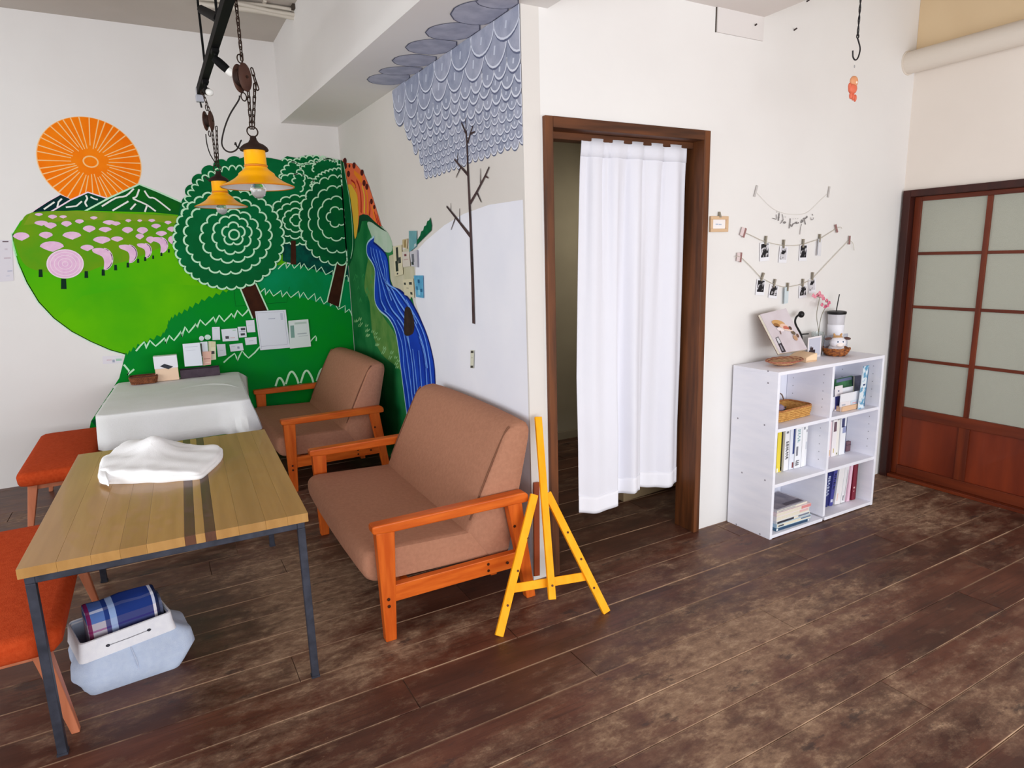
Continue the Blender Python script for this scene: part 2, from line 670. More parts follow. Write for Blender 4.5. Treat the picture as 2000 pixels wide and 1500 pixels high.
# ---- the corridor beyond
b = MB()
b.box(1.58, 3.65, 4.30, 4.4, -.02, 2.75)
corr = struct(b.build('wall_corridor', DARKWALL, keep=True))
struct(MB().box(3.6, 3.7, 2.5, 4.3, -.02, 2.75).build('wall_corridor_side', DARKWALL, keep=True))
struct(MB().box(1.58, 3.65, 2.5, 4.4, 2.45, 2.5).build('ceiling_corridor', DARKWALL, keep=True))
MB().box(2.60, 2.73, 4.26, 4.30, 0, 2.16).build('door_casing', mat('casing_paint', (150, 138, 116), .6), corr, world=True, bevel=.004)
MB().box(2.73, 3.5, 4.285, 4.30, 0, .07).build('skirting', mat('casing_paint', (150, 138, 116), .6), corr, world=True, bevel=.004)

# ---- sliding door on the right wall
DW = mat('red_stained_wood', (88, 32, 12), 0.45, c2=(118, 48, 18), scale=4, stretch=(5, 5, .5), bump=.08, coat=.1)
DWH = mat('red_stained_wood_rail', (84, 30, 11), 0.45, c2=(114, 46, 18), scale=4, stretch=(5, .5, 5), bump=.08, coat=.1)
DP = mat('red_stained_panel', (98, 34, 14), 0.45, c2=(134, 52, 22), scale=2.2, stretch=(3, 3, .5), bump=.05, coat=.08)
DK = mat('dark_stained_frame', (46, 17, 13), 0.45, c2=(66, 26, 18), scale=4, stretch=(4, 4, .6), coat=.08)
GL = mat('pebbled_glass', (184, 186, 172), .3, bump=.5, scale=330, trans=.12, spec=.45)
d2 = bpy.data.objects.new('door_2', None)
COL.objects.link(d2)
d2.location = (XD, 1.9, 0)
struct(d2)
fy0, fy1, fz = 1.40, 2.387, 1.833
MB().box(XD - .03, XD + .12, fy1 - .045, fy1, 0, fz).build('frame_post', DK, d2, world=True, bevel=.003)
MB().box(XD - .03, XD + .12, fy0, fy0 + .045, 0, fz).build('frame_post', DK, d2, world=True, bevel=.003)
MB().box(XD - .03, XD + .12, fy0 + .045, fy1 - .045, fz - .04, fz).build('frame_head', DK, d2, world=True, bevel=.003)
MB().box(XD - .02, XD + .12, fy0 + .045, fy1 - .045, 0, .022).build('sill_track', DWH, d2, world=True, bevel=.003)
# leaf, set back in the frame
LX0, LX1 = XD + .022, XD + .052
ys1 = px_x(1795, 450, LX0).y          # inner edge of the left stile
ym = px_x(1932, 400, LX0).y           # centre bar
ys0 = 2 * ym - ys1
gz = [px_x(1797, 393, LX0).z, px_x(1785, 495.6, LX0).z, px_x(1776, 599, LX0).z, px_x(1767, 701, LX0).z, px_x(1757, 793, LX0).z]
MB().box(LX0, LX1, ys1, fy1 - .046, .023, fz - .041).build('stile', DW, d2, world=True, bevel=.002)
MB().box(LX0, LX1, fy0 + .046, ys0, .023, fz - .041).build('stile', DW, d2, world=True, bevel=.002)
MB().box(LX0, LX1, ys0, ys1, gz[0], fz - .041).build('top_rail', DWH, d2, world=True, bevel=.002)
MB().box(LX0, LX1, ys0, ys1, gz[4] - .065, gz[4]).build('middle_rail', DWH, d2, world=True, bevel=.002)
MB().box(LX0 - .006, LX1, ys0, ys1, .023, .085).build('bottom_rail', DWH, d2, world=True, bevel=.002)
MB().box(LX0 + .003, LX1 - .003, ym - .014, ym + .014, gz[4], gz[0]).build('muntin', DW, d2, world=True, bevel=.002)
MB().box(LX0, LX1, ym - .03, ym + .03, .085, gz[4] - .065).build('mullion', DW, d2, world=True, bevel=.002)
for k in (1, 2, 3):
    for a, c in ((ys0, ym - .0142), (ym + .0142, ys1)):
        MB().box(LX0 + .004, LX1 - .004, a, c, gz[k] - .009, gz[k] + .009).build('glazing_bar', DWH, d2, world=True, bevel=.0015)
for k in range(4):
    for a, c in ((ys0, ym - .012), (ym + .012, ys1)):
        MB().box(LX0 + .014, LX0 + .018, a, c, gz[k + 1], gz[k]).build('pane', GL, d2, world=True)
for a, c in ((ys0, ym - .03), (ym + .03, ys1)):
    MB().box(LX0 + .012, LX0 + .02, a, c, .085, gz[4] - .065).build('panel', DP, d2, world=True)
kp = px_x(1754, 679, LX0)
M90 = Matrix.Rotation(-pi / 2, 3, 'Y')
o = MB().lathe([(0, -.003), (.013, -.003), (.013, .0), (.006, .004), (.009, .014), (.006, .02), (0, .021)], 16, kp, M=M90).build('knob', mat('brass', (190, 140, 60), .3, 1), d2, world=True, smooth=40)
# room behind the sliding door
struct(MB().box(6.0, 6.1, .4, 3.2, -.02, 2.75).build('wall_back_room', WALL, keep=True))

# ---- pipe along the right wall
pa, pb = px_x(1786, 104, 4.06), px_x(2000, 64, 4.06)
zc = (px_x(2000, 30, 4.06).z + px_x(2000, 92, 4.06).z) / 2
PIPEM = mat('painted_pipe', (226, 216, 204), .5)
pt = T('ceiling_pipe', 'fat white painted pipe running along the ceiling above the sliding door', 'pipe', (4.08, 1.0, zc))
MB().tube([(4.075, YC, zc), (4.075, 1.2, zc), (4.075, -.6, zc), (4.075, -2.4, zc)], .062, 20).build('pipe_run', PIPEM, pt, world=True, smooth=40)
MB().tube([(4.075, YC, zc), (4.075, YC - .006, zc)], .068, 20).build('end_collar', PIPEM, pt, world=True, smooth=40)

# ================================================================== THE PAINTED LANDSCAPE ON wall_back
PA = Plane((0, YA, 0), (0, -1, 0))
PB = Plane(B0, (-bd.y, bd.x, 0))


def P_(n, c, c2=None, sc=3, **k):
    return mat('mural_' + n, c, .7, c2=c2, scale=sc, world=True, spec=.08, **k)


ORANGE = P_('orange', (250, 118, 6), (255, 136, 16), 5)
SUNLINE = P_('sun_line', (255, 204, 138))
MINT = P_('mint_line', (196, 240, 204))
WHITE = P_('white_line', (236, 240, 232))
LIME = P_('lime', (66, 176, 8), (98, 188, 0), 1.6)
LIMEB = P_('lime_low', (98, 190, 0), (76, 176, 6), 2.5)
OLIVE = P_('olive', (112, 160, 20), (88, 160, 22), 7)
MEADOW = P_('meadow_top', (140, 162, 44), (112, 160, 26), 6)
NAVY = P_('mountain_dark', (4, 46, 48))
MT2 = P_('mountain_mid', (2, 72, 46), (4, 58, 44), 5)
MT3 = P_('mountain', (14, 100, 24), (2, 78, 44), 5)
PINK = P_('pink', (240, 200, 228), (230, 184, 220), 30)
PINKL = P_('pink_line', (246, 222, 238))
GREEN = P_('green', (0, 142, 32), (0, 130, 48), 2)
TEAL = P_('teal_green', (0, 144, 92), (0, 132, 66), 3)
CROWN = P_('crown', (0, 108, 58), (0, 96, 46), 5)
CROWND = P_('crown_dark', (0, 84, 46), (0, 100, 46), 6)
SHADE = P_('wood_dark', (0, 56, 50), (0, 84, 68), 20)
BARK = P_('bark', (66, 34, 20), (52, 26, 16), 12)
DKTR = P_('small_trunk', (14, 44, 30))


def Acl(x, y):
    return min(x, 661.2 + (y - 249.6) * .0705 - .4)


sun_c = V((-.253, YA, 2.238))
p = Paint(PA)
R_ = .303
ring = lambda c, rx, rz, n=72: [c + V((rx * cos(2 * pi * i / n), 0, rz * sin(2 * pi * i / n))) for i in range(n)]
p.poly3(ring(sun_c, R_ + .006, R_ * .98), SUNLINE)
p.up()
p.poly3(ring(sun_c, R_, R_ * .97), ORANGE)
p.up()
rr = random.Random(5)
for i in range(38):
    a = 2 * pi * (i + rr.uniform(-.2, .2)) / 38
    r0 = rr.uniform(.085, .115)
    d = V((cos(a), 0, sin(a) * .97))
    p.line3([sun_c + d * r0, sun_c + d * (R_ + .002)], SUNLINE, .0065, taper=(.8, 1.15))
p.line3(ring(sun_c, .043, .036, 32), SUNLINE, .009, closed=True)
p.build('painted_sun', wa, 'orange striped sun painted on the wall')

c1 = lambda x, y: (x * .26, 180 + y * .26)          # crop of the left half of the mural
c2 = lambda x, y: (320 + x * .2, 280 + y * .2)       # crop of the trees
c3 = lambda x, y: (180 + x * .26, 540 + y * .26)     # crop of the lower middle
c6 = lambda x, y: (240 + x * .2, 600 + y * .2)
L_ = lambda f, pts: [f(*q) for q in pts]

p = Paint(PA, .0014)
p.poly(L_(c1, [(215, 935), (260, 890), (360, 825), (455, 772), (520, 800), (620, 935)]), NAVY)
p.line(L_(c1, [(225, 925), (260, 890), (360, 825), (455, 772), (520, 800)]), PINKL, .008)
p.up()
p.line(L_(c1, [(330, 880), (410, 825)]), WHITE, .01)
p.line(L_(c1, [(465, 800), (440, 825), (430, 865)]), WHITE, .01)
p.poly(L_(c1, [(380, 900), (530, 810), (660, 752), (810, 800), (760, 940), (380, 940)]), MT2)
p.up()
p.line(L_(c1, [(380, 900), (530, 810), (660, 752), (810, 800)]), PINKL, .009)
p.line(L_(c1, [(495, 865), (575, 855), (615, 820)]), WHITE, .01)
p.line(L_(c1, [(645, 775), (655, 800), (640, 830), (655, 860)]), WHITE, .011, smooth=4)
p.line(L_(c1, [(680, 785), (705, 800), (735, 808)]), WHITE, .01)
p.up()
p.poly(L_(c1, [(600, 915), (820, 795), (1045, 692), (1180, 745), (1370, 830), (1400, 960), (600, 960)]), MT3)
p.up()
p.line(L_(c1, [(605, 912), (820, 795), (1045, 692), (1180, 745), (1370, 830)]), MINT, .011)
for q in ([(1005, 725), (945, 780), (870, 795), (765, 858)], [(1045, 730), (1025, 785), (1000, 800), (1100, 845), (1170, 895)],
          [(1085, 740), (1120, 790), (1165, 800), (1280, 888)], [(965, 820), (845, 890)], [(1020, 838), (980, 882)], [(1105, 850), (1088, 900)]):
    p.line(L_(c1, q), WHITE, .011, smooth=3)
p.build('painted_mountains', wa, 'dark green mountains painted on the wall')

p = Paint(PA, .0026)
EDGE = [(24, 458), (27, 485), (36, 515), (52, 552), (75, 590), (105, 622), (140, 648), (178, 668), (215, 684), (247, 693)]
p.poly(EDGE + [(262, 700), (330, 660), (560, 560), (560, 430), (350, 420), (300, 415), (150, 411), (62, 415), (40, 432)], LIME)
p.line([(24, 455)] + EDGE, MINT, .012)
p.up()
p.poly([(112, 622), (160, 578), (300, 552), (420, 560), (540, 570), (510, 612), (330, 655), (264, 690), (247, 689), (180, 664), (144, 645)], LIMEB)
p.up()
# blossom field
p.poly([(60, 416), (150, 412), (240, 417), (345, 422), (345, 462), (320, 480), (280, 498), (240, 512), (200, 520), (165, 532), (120, 534), (80, 530), (50, 518), (34, 490), (26, 462), (40, 440)], OLIVE, 5)
p.up()
p.poly([(60, 416), (150, 412), (240, 417), (345, 422), (345, 436), (240, 430), (140, 430), (46, 440)], MEADOW)
p.up()
fans = [(160, 1085, 62, 32), (345, 1075, 52, 26), (540, 1078, 70, 30), (765, 1112, 66, 28), (880, 1104, 46, 20), (670, 1028, 48, 26),
        (790, 1033, 48, 20), (958, 1037, 42, 24), (1070, 1040, 42, 26), (1050, 1085, 32, 22), (1212, 1063, 42, 20), (1290, 1030, 34, 20), (1292, 1112, 30, 32),
        (310, 985, 52, 20), (380, 1003, 46, 24), (500, 990, 40, 22), (597, 972, 34, 17), (820, 980, 48, 18), (870, 988, 36, 16), (1172, 1007, 36, 18),
        (964, 966, 22, 12), (1050, 966, 18, 10), (1140, 965, 26, 12), (1262, 980, 26, 14), (705, 945, 28, 12), (475, 937, 28, 12),
        (395, 937, 34, 16), (292, 920, 30, 12), (390, 1160, 90, 40), (655, 1170, 50, 24), (1130, 1110, 34, 26)]
for k, (x, y, rx, ry) in enumerate(fans):
    pts = [(x + rx * cos(a) * (1 - .55 * max(0, sin(a))), y + ry * (.9 * sin(a) if sin(a) > 0 else sin(a))) for a in [2 * pi * i / 18 for i in range(18)]]
    pts[4:6] = [(x + rx * .1, y + ry * 1.0)]
    p.poly(L_(c1, pts), PINK)
    p.h += .00002
p.up()
for x, y, rx, ry, tl in ((780, 1255, 66, 80, -1), (970, 1215, 58, 66, -1), (1090, 1192, 46, 54, -1), (1205, 1150, 54, 58, -1)):
    pts = [(x + rx * cos(a), y + ry * sin(a)) for a in [-.5 * pi + i * pi / 9 for i in range(10)]]
    pts += [(x + rx * .05, y + ry * .3), (x - rx * .2, y - ry * .25), (x - rx * 1.15, y - ry * .62), (x - rx * 1.3, y - ry * .95), (x - rx * .6, y - ry * 1.05)]
    p.poly(L_(c1, pts), PINK, 3)
    p.line(L_(c1, pts[:10]), PINKL, .008)
p.poly(L_(c1, [(490 + 136 * cos(a) * (1 + .02 * sin(14 * a)), 1290 + 106 * sin(a) * (1 + .02 * sin(14 * a))) for a in [2 * pi * i / 40 for i in range(40)]]), PINK)
p.up()
for q in (.82, .6, .38, .16):
    p.line(L_(c1, [(490 + 136 * q * cos(a), 1290 + 106 * q * sin(a)) for a in [2 * pi * i / 30 for i in range(30)]]), PINKL, .004, closed=True)
p.line(L_(c1, [(490 + 136 * cos(a), 1290 + 106 * sin(a)) for a in [2 * pi * i / 40 for i in range(40)]]), PINKL, .007, closed=True)
for x, y, s in ((305, 1360, 1.1), (478, 1440, 1.5), (648, 1370, 1), (775, 1355, .9), (868, 1318, .8), (960, 1299, .7), (1037, 1267, .6), (1090, 1253, .6), (1150, 1240, .5), (1212, 1218, .5), (1268, 1192, .5), (1312, 1165, .5)):
    p.poly(L_(c1, [(x - 12 * s, y - 26 * s), (x + 12 * s, y - 26 * s), (x + 15 * s, y + 26 * s), (x - 13 * s, y + 26 * s)]), DKTR)
p.build('painted_meadow', wa, 'lime green hill with pink blossom trees painted on the wall')

p = Paint(PA, .0046)
rr = random.Random(11)
jag = []
path = smoothpath([(246, 692), (275, 672), (318, 652), (332, 625), (360, 608), (400, 585), (450, 566), (500, 550), (540, 536)], 7)
for i, q in enumerate(path):
    jag.append((q.x + rr.uniform(-1.5, 1.5), q.y + (3 if i % 2 else -4)))
p.poly(jag + [(600, 500), (Acl(700, 560), 560), (Acl(720, 700), 700), (Acl(720, 850), 852), (420, 885), (172, 850), (178, 822), (218, 762), (233, 738)], GREEN)
p.up()
p.poly([(528, 520), (Acl(700, 500), 500), (Acl(700, 612), 612), (650, 600), (600, 583), (560, 575), (515, 572), (500, 548)], TEAL, 0)
p.up()
p.poly([(552, 470), (600, 474), (Acl(700, 520), 520), (Acl(700, 548), 548), (640, 535), (600, 522), (552, 510)], SHADE)
p.poly([(178, 822), (186, 818), (201, 826), (201, 834), (190, 836)], CROWND)
p.up()


def blades(path, w, hgt, sp, sm=False):
    P = smoothpath(path, 30)
    acc, pts, up = 0, [], True
    last = P[0]
    nxt = 0
    for q in P:
        acc += (q - last).length
        last = q
        if acc >= nxt:
            t = len(pts)
            lean = (.5 if t % 4 == 1 else -.3) * sp
            pts.append((q.x + lean, q.y - (hgt * rr.uniform(1.0, 1.35) if t % 2 else -hgt * .15)))
            nxt = acc + sp * rr.uniform(.75, 1.25)
    p.line(pts, MINT, w * .85, smooth=2)


blades([(268, 684), (340, 664), (392, 637), (440, 626), (486, 612)], .013, 11, 8)
blades([(508, 573), (545, 578), (600, 583), (650, 598), (690, 616)], .009, 9, 7)
blades([(545, 524), (580, 523), (620, 530), (660, 542), (686, 550)], .009, 9, 7)
blades([(440, 706), (470, 702), (506, 692)], .013, 13, 11)
blades([(606, 668), (622, 664)], .011, 8, 6)
for x, y, w_, h_ in ((547, 752, 9, 14), (571, 748, 13, 22), (600, 746, 13, 22), (632, 742, 14, 22)):
    p.line([(x - w_, y + 2), (x - w_ * .5, y - h_ * .8), (x, y - h_), (x + w_ * .6, y - h_ * .5), (x + w_ * .9, y + 1)], MINT, .016, smooth=5)
p.line([(565, 757), (595, 753)], MINT, .012)
p.line([(612, 750), (648, 746)], MINT, .012)
p.line(L_(c6, [(10, 560), (60, 620), (45, 660), (110, 605)]), MINT, .013)
p.line([(505, 783), (512, 778)], MINT, .013)
# faint access-hatch outline in the green
HATCH = P_('hatch_line', (0, 92, 30))
p.line([(452, 520), (460, 598), (560, 590), (565, 560)], HATCH, .004)
p.build('painted_grass', wa, 'deep green grassland painted on the wall')

# trees, back to front
p = Paint(PA, .0066)
p.poly([(x, y) for x, y in [(346, 432), (352, 404), (366, 380), (376, 360), (396, 342), (420, 328), (446, 318), (470, 309), (500, 306), (530, 309),
                            (548, 313), (560, 305), (580, 309), (596, 304), (618, 304), (636, 312), (650, 311), (Acl(670, 313), 313),
                            (Acl(700, 420), 420), (Acl(700, 512), 512), (640, 500), (600, 474), (552, 470), (400, 470)]], CROWN)
p.up()
p.poly(scallop(470, 408, 108, 96, 24, .08), CROWN)
p.up()
for cx, cy, rx, ry, n, a0, a1 in ((462, 420, 98, 88, 16, pi * 1.0, pi * 1.72), (612, 352, 62, 44, 13, pi * 1.02, pi * 1.9), (556, 352, 36, 38, 8, pi * 1.45, pi * 2.2),
                                  (632, 366, 58, 52, 10, pi * 1.05, pi * 1.62), (665, 372, 56, 40, 10, pi * 1.05, pi * 1.5), (595, 308, 30, 12, 7, pi * .2, pi * .8),
                                  (642, 330, 30, 18, 6, pi * .9, pi * 1.7), (575, 376, 44, 34, 8, pi * 1.3, pi * 2.1), (668, 392, 44, 32, 7, pi * 1.05, pi * 1.5)):
    p.line(scallop(cx, cy, rx, ry, n, .10, clip=Acl, a0=a0, a1=a1, k=8), MINT, .010)
p.up()
p.poly(scallop(578, 430, 54, 46, 17, .09, clip=Acl), CROWND)
p.up()
for q, n in ((1, 17), (.72, 13), (.46, 9), (.22, 5)):
    p.line(scallop(580, 430, 54 * q, 45 * q, n, .10 + .1 * (1 - q), clip=Acl), MINT, .0105, closed=True)
p.build('painted_forest', wa, 'crowded dark green treetops painted on the wall')

p = Paint(PA, .009)
p.poly(L_(c2, [(1240, 950), (1285, 950), (1290, 1185), (1235, 1180)]), BARK)
p.poly([(658, 507), (678, 508), (662, 600), (639, 590)], BARK)
p.up()
p.line([(658, 507), (638, 590)], MINT, .010)
p.line([(678, 508), (662, 600)], MINT, .010)
p.up()
Acl2 = lambda x, y: min(x, 661.2 + (y - 249.6) * .0705 - .6)
p.poly(scallop(661, 428, 71, 84, 24, .07, clip=Acl2), CROWND)
p.up()
for q, n in ((1, 24), (.74, 16), (.48, 10)):
    p.line(scallop(656 + 4 * q, 424 + 6 * q, 70 * q, 82 * q, n, .08 + .05 * (1 - q), clip=lambda x, y: Acl2(x, y) - 1.5), MINT, .0105, closed=True)
p.line(scallop(657, 424, 15, 15, 5, .35, k=8), MINT, .0105, closed=True)
p.build('painted_tree', wa, 'dark green tree by the corner painted on the wall')

p = Paint(PA, .0118)
p.poly([(468, 561), (499, 553), (523, 606), (524, 618), (493, 622)], BARK)
p.up()
p.line([(468, 561), (493, 622)], MINT, .011)
p.line([(499, 553), (523, 606)], MINT, .011)
p.up()
p.poly(L_(c2, scallop(632, 935, 520, 470, 34, .055)), CROWN)
p.up()
for cx, cy, rx, ry, n, am in ((632, 935, 515, 466, 34, .055), (622, 900, 400, 352, 23, .08), (650, 905, 268, 236, 14, .12), (664, 892, 168, 166, 10, .16)):
    p.line(L_(c2, scallop(cx, cy, rx, ry, n, am, k=8, ph=.13)), MINT, .0125, closed=True)
p.line(L_(c2, scallop(678, 885, 84, 84, 5, .36, k=9, ph=.3)), MINT, .0125, closed=True)
p.line(L_(c2, [(684 + 50 * cos(a), 893 + 48 * sin(a)) for a in [2 * pi * i / 24 for i in range(24)]]), MINT, .0125, closed=True)
p.build('painted_big_tree', wa, 'round green tree with scalloped rings painted on the wall')

# ================================================================== PAINTINGS ON wall_alcove
c5 = lambda x, y: (520 + x * .26, y * .26)
p = Paint(PB, .0006)
SNOW = P_('snow_paint', (240, 241, 250), (234, 236, 247), 3)
SAND = P_('sand', (206, 200, 178), (194, 190, 160), 8)
HILL2 = P_('riverbank', (14, 104, 52), (44, 128, 70), 4)
BANK = P_('bank_olive', (104, 146, 74), (78, 132, 62), 9)
PALEB = P_('bank_pale', (168, 196, 170), (184, 204, 186), 6)
p.poly([(812, 492), (832, 470), (868, 440), (905, 418), (955, 400), (1021.5, 390), (1041, 1128), (830, 1000), (830, 760), (846, 700), (812, 590)], SNOW)
p.up()
bx = lambda y: 661.7 + (y - 249.6) * .0705 + .5
p.poly([(bx(900), 900), (bx(420), 420), (703, 430), (722, 427), (745, 440), (757, 455), (800, 560), (850, 760), (800, 850), (760, 900)], HILL2)
p.up()
p.poly([(718, 434), (738, 438), (756, 452), (766, 474), (764, 492), (748, 490), (732, 474), (724, 456)], PALEB, 5)
p.poly([(722, 500), (735, 540), (735, 590), (750, 620), (775, 660), (786, 720), (770, 712), (745, 690), (728, 650), (722, 590), (712, 560)], BANK, 5)
p.poly([(760, 500), (806, 480), (812, 560), (800, 588), (772, 572), (763, 545)], SAND)
p.up()
for i in range(30):
    t = i / 29
    x, y = 690 + 86 * t + rr.uniform(-6, 6), 618 + 95 * t + rr.uniform(-14, 14)
    p.line([(x, y), (x + 2, y - 5), (x + 3, y), (x + 6, y - 4)], P_('grass_pale', (150, 200, 140)), .009)
for i in range(14):
    x, y = 690 + rr.uniform(0, 40), 540 + rr.uniform(0, 60)
    p.line([(x, y), (x + 2, y - 6), (x + 4, y)], P_('grass_mid', (60, 150, 84)), .009)
p.build('painted_riverbank', wb, 'green river bank painted on the wall')

p = Paint(PB, .0024)
RIV = P_('river', (28, 74, 196), (22, 58, 172), 5)
RIVL = P_('river_line', (120, 170, 250))
RIVD = P_('river_dark', (12, 28, 110))
lft = [(732, 462), (722, 470), (717, 480), (718, 498), (728, 514), (733, 530), (732, 560), (733, 588), (742, 606), (760, 622), (772, 645), (778, 675), (783, 715), (790, 770), (798, 830)]
rgt = [(852, 830), (851, 770), (849, 720), (844, 690), (836, 660), (826, 634), (814, 608), (800, 585), (783, 568), (765, 558), (760, 530), (758, 510), (752, 494), (738, 480), (730, 474)]
sl, sr = smoothpath(lft, 4), smoothpath(rgt, 4)
p.poly([(a.x, a.y) for a in sl + sr], RIV)
p.up()
p.line([(a.x, a.y) for a in sl], P_('river_edge', (170, 206, 226)), .014)
p.line([(a.x, a.y) for a in sr], RIVD, .016)
p.up()
N_ = len(lft)
rg = rgt[::-1]
for t, a, e in ((.2, 2, 8), (.36, 2, 11), (.5, 2, 7), (.55, 5, 9), (.68, 2, 9), (.84, 3, 9), (.9, 7, 14), (.12, 8, 14), (.25, 9, 14), (.42, 11, 14), (.6, 11, 14), (.75, 10, 14), (.78, 8, 12), (.34, 10, 13)):
    pts = [(lft[i][0] * (1 - t) + rg[i][0] * t + rr.uniform(-1.4, 1.4), lft[i][1] * (1 - t) + rg[i][1] * t) for i in range(a, e + 1)]
    p.line(pts, RIVL, .017, smooth=5, taper=(.5, 1.0))
    p.line([(x - 3, y + 1) for x, y in pts], RIVD, .012, smooth=5, taper=(.4, .7))
p.up()
p.poly([(792, 602), (800, 600), (806, 612), (810, 632), (808, 650), (797, 656), (790, 650), (790, 625)], P_('rock', (62, 46, 40), (48, 36, 34), 15), 5)
p.build('painted_river', wb, 'blue winding river painted on the wall')

p = Paint(PB, .0038)
AUT = [P_('leaf_yellow', (232, 182, 62)), P_('leaf_orange', (240, 136, 34)), P_('leaf_red', (176, 40, 26)), P_('leaf_coral', (236, 110, 70)), P_('leaf_dark', (84, 24, 24))]
c7 = lambda x, y: (660 + x * .12, 300 + y * .12)
p.poly([(bx(330), 330), (bx(318) + 4, 310), (676, 318), (695, 320), (712, 340), (722, 365), (733, 400), (746, 442), (728, 434), (712, 418), (703, 425), (697, 462), (694, 462), (686, 400), (677, 360)], AUT[3])
p.up()
p.poly(L_(c7, [(160, 540), (210, 500), (260, 560), (320, 700), (340, 1000), (330, 1200), (300, 1370), (275, 1340), (250, 1000), (215, 760)]), AUT[0], 4)
for pts, k, w in (([(235, 480), (300, 560), (330, 760), (345, 1000)], 1, .03), ([(310, 430), (360, 560), (385, 760), (385, 960)], 2, .034), ([(400, 520), (440, 700), (435, 970)], 0, .04),
                  ([(460, 560), (490, 720), (490, 980)], 1, .036), ([(520, 780), (530, 900), (520, 1010)], 2, .03), ([(560, 850), (590, 960), (610, 1100)], 1, .03),
                  ([(640, 1000), (670, 1100), (700, 1180)], 2, .022), ([(600, 950), (640, 1080), (660, 1150)], 2, .02), ([(270, 300), (330, 360), (400, 430)], 1, .05), ([(220, 430), (280, 480), (300, 560)], 2, .02)):
    p.line(L_(c7, pts), AUT[k], w, smooth=4, taper=(.6, 1))
p.up()
for x, y, a in ((120, 120, 1), (180, 330, 1), (270, 195, 1), (400, 310, 1), (435, 480, 1), (480, 540, 1), (555, 780, .9), (600, 870, .7), (130, 200, 1), (195, 200, .6)):
    p.poly(L_(c7, [(x + 26 * a * cos(q), y + 52 * a * sin(q)) for q in [2 * pi * i / 12 for i in range(12)]]), AUT[4])
p.poly(L_(c7, [(355, 1010), (420, 985), (500, 1000), (600, 1100), (800, 1275), (700, 1220), (560, 1120), (460, 1090), (390, 1100), (350, 1280), (330, 1290)]), P_('ridge', (16, 66, 40)))
p.up()
p.poly([(bx(312), 312), (673, 318), (678, 350), (686, 390), (692, 440), (693, 480), (688, 505), (bx(520), 520)], CROWND)
p.up()
p.line([(672, 318), (677, 350), (684, 390), (689, 440), (690, 480), (686, 505)], MINT, .012, smooth=4)
p.build('painted_autumn_tree', wb, 'orange and red autumn leaves painted on the wall')

p = Paint(PB, .0052)
FIR = P_('fir', (8, 104, 62), (6, 84, 52), 20)
p.poly([(814, 480), (817, 468), (822, 460), (824, 452), (828, 450), (830, 442), (834, 440), (836, 432), (840, 430), (842, 424), (845, 440), (844, 450), (838, 456), (832, 462), (824, 470)], FIR)
p.build('painted_fir', wb, 'small leaning green fir painted on the wall')

# grey scales that wrap round on to the beam
p = Paint(PB, .0012, .00016)
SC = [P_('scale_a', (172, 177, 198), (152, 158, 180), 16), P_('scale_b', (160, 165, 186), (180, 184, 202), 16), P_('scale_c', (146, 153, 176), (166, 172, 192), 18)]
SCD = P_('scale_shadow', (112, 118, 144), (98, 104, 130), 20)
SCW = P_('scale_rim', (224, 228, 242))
SCH = P_('scale_light', (206, 212, 228))
dirB = bd


def bpt(y, z):
    t = (y - 2.4) / bd.y
    return B0 + bd * t + V((0, 0, z))


rows = [(2.395, .245, .30), (2.312, .225, .24), (2.255, .128, .17), (2.206, .12, .15), (2.158, .094, .12), (2.116, .084, .11), (2.073, .076, .10), (2.034, .07, .09), (1.992, .068, .085), (1.955, .07, .085)]
ledge = lambda z: 3.50 + (z - 1.957) / (2.53 - 1.957) * .52
rr = random.Random(2)
for k in range(len(rows) - 1, -1, -1):
    zb, w, h = rows[k]
    y = 2.402 - (w * .5 if k % 2 else w * .06)
    yend = ledge(zb + h * .4)
    js = []
    while y + w * .55 < yend + w * .25:
        js.append((y, rr.uniform(-.007, .007)))
        y += w * rr.uniform(.93, .985)
    for phase in (0, 1):
        for n_, (a0, dz) in enumerate(js):
            a1 = a0 + w
            yc = (a0 + a1) / 2
            zb2 = zb + dz
            top = min(zb2 + h, beam_z(yc) - .002)
            rh = min(w * .52, top - zb2 - .002, h * .8)

            def arc_(grow):
                o = []
                for i in range(13):
                    q = pi * i / 12
                    o.append((max(2.404, yc - cos(q) * (w / 2 + grow * .4)), zb2 + rh - (rh + grow) * sin(q) ** .95))
                return o
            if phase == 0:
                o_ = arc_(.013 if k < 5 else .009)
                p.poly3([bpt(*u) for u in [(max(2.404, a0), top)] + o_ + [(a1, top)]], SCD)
            else:
                o_ = arc_(0)
                p.poly3([bpt(*u) for u in [(max(2.404, a0), top)] + o_ + [(a1, top)]], SC[rr.randrange(3)])
                p.h += p.step * .5
                p.line3([bpt(*u) for u in o_], SCW, .0085 if k < 5 else .0062)
                if yc > 2.43:
                    p.line3([bpt(yc + w * .06, zb2 + rh * .42), bpt(yc + w * .02, zb2 + rh * .72)], SCH, .015 if k < 3 else .010)
                p.h -= p.step * .5
        p.up()
p.build('painted_scales', wb, 'rows of grey rounded scales painted on the wall')

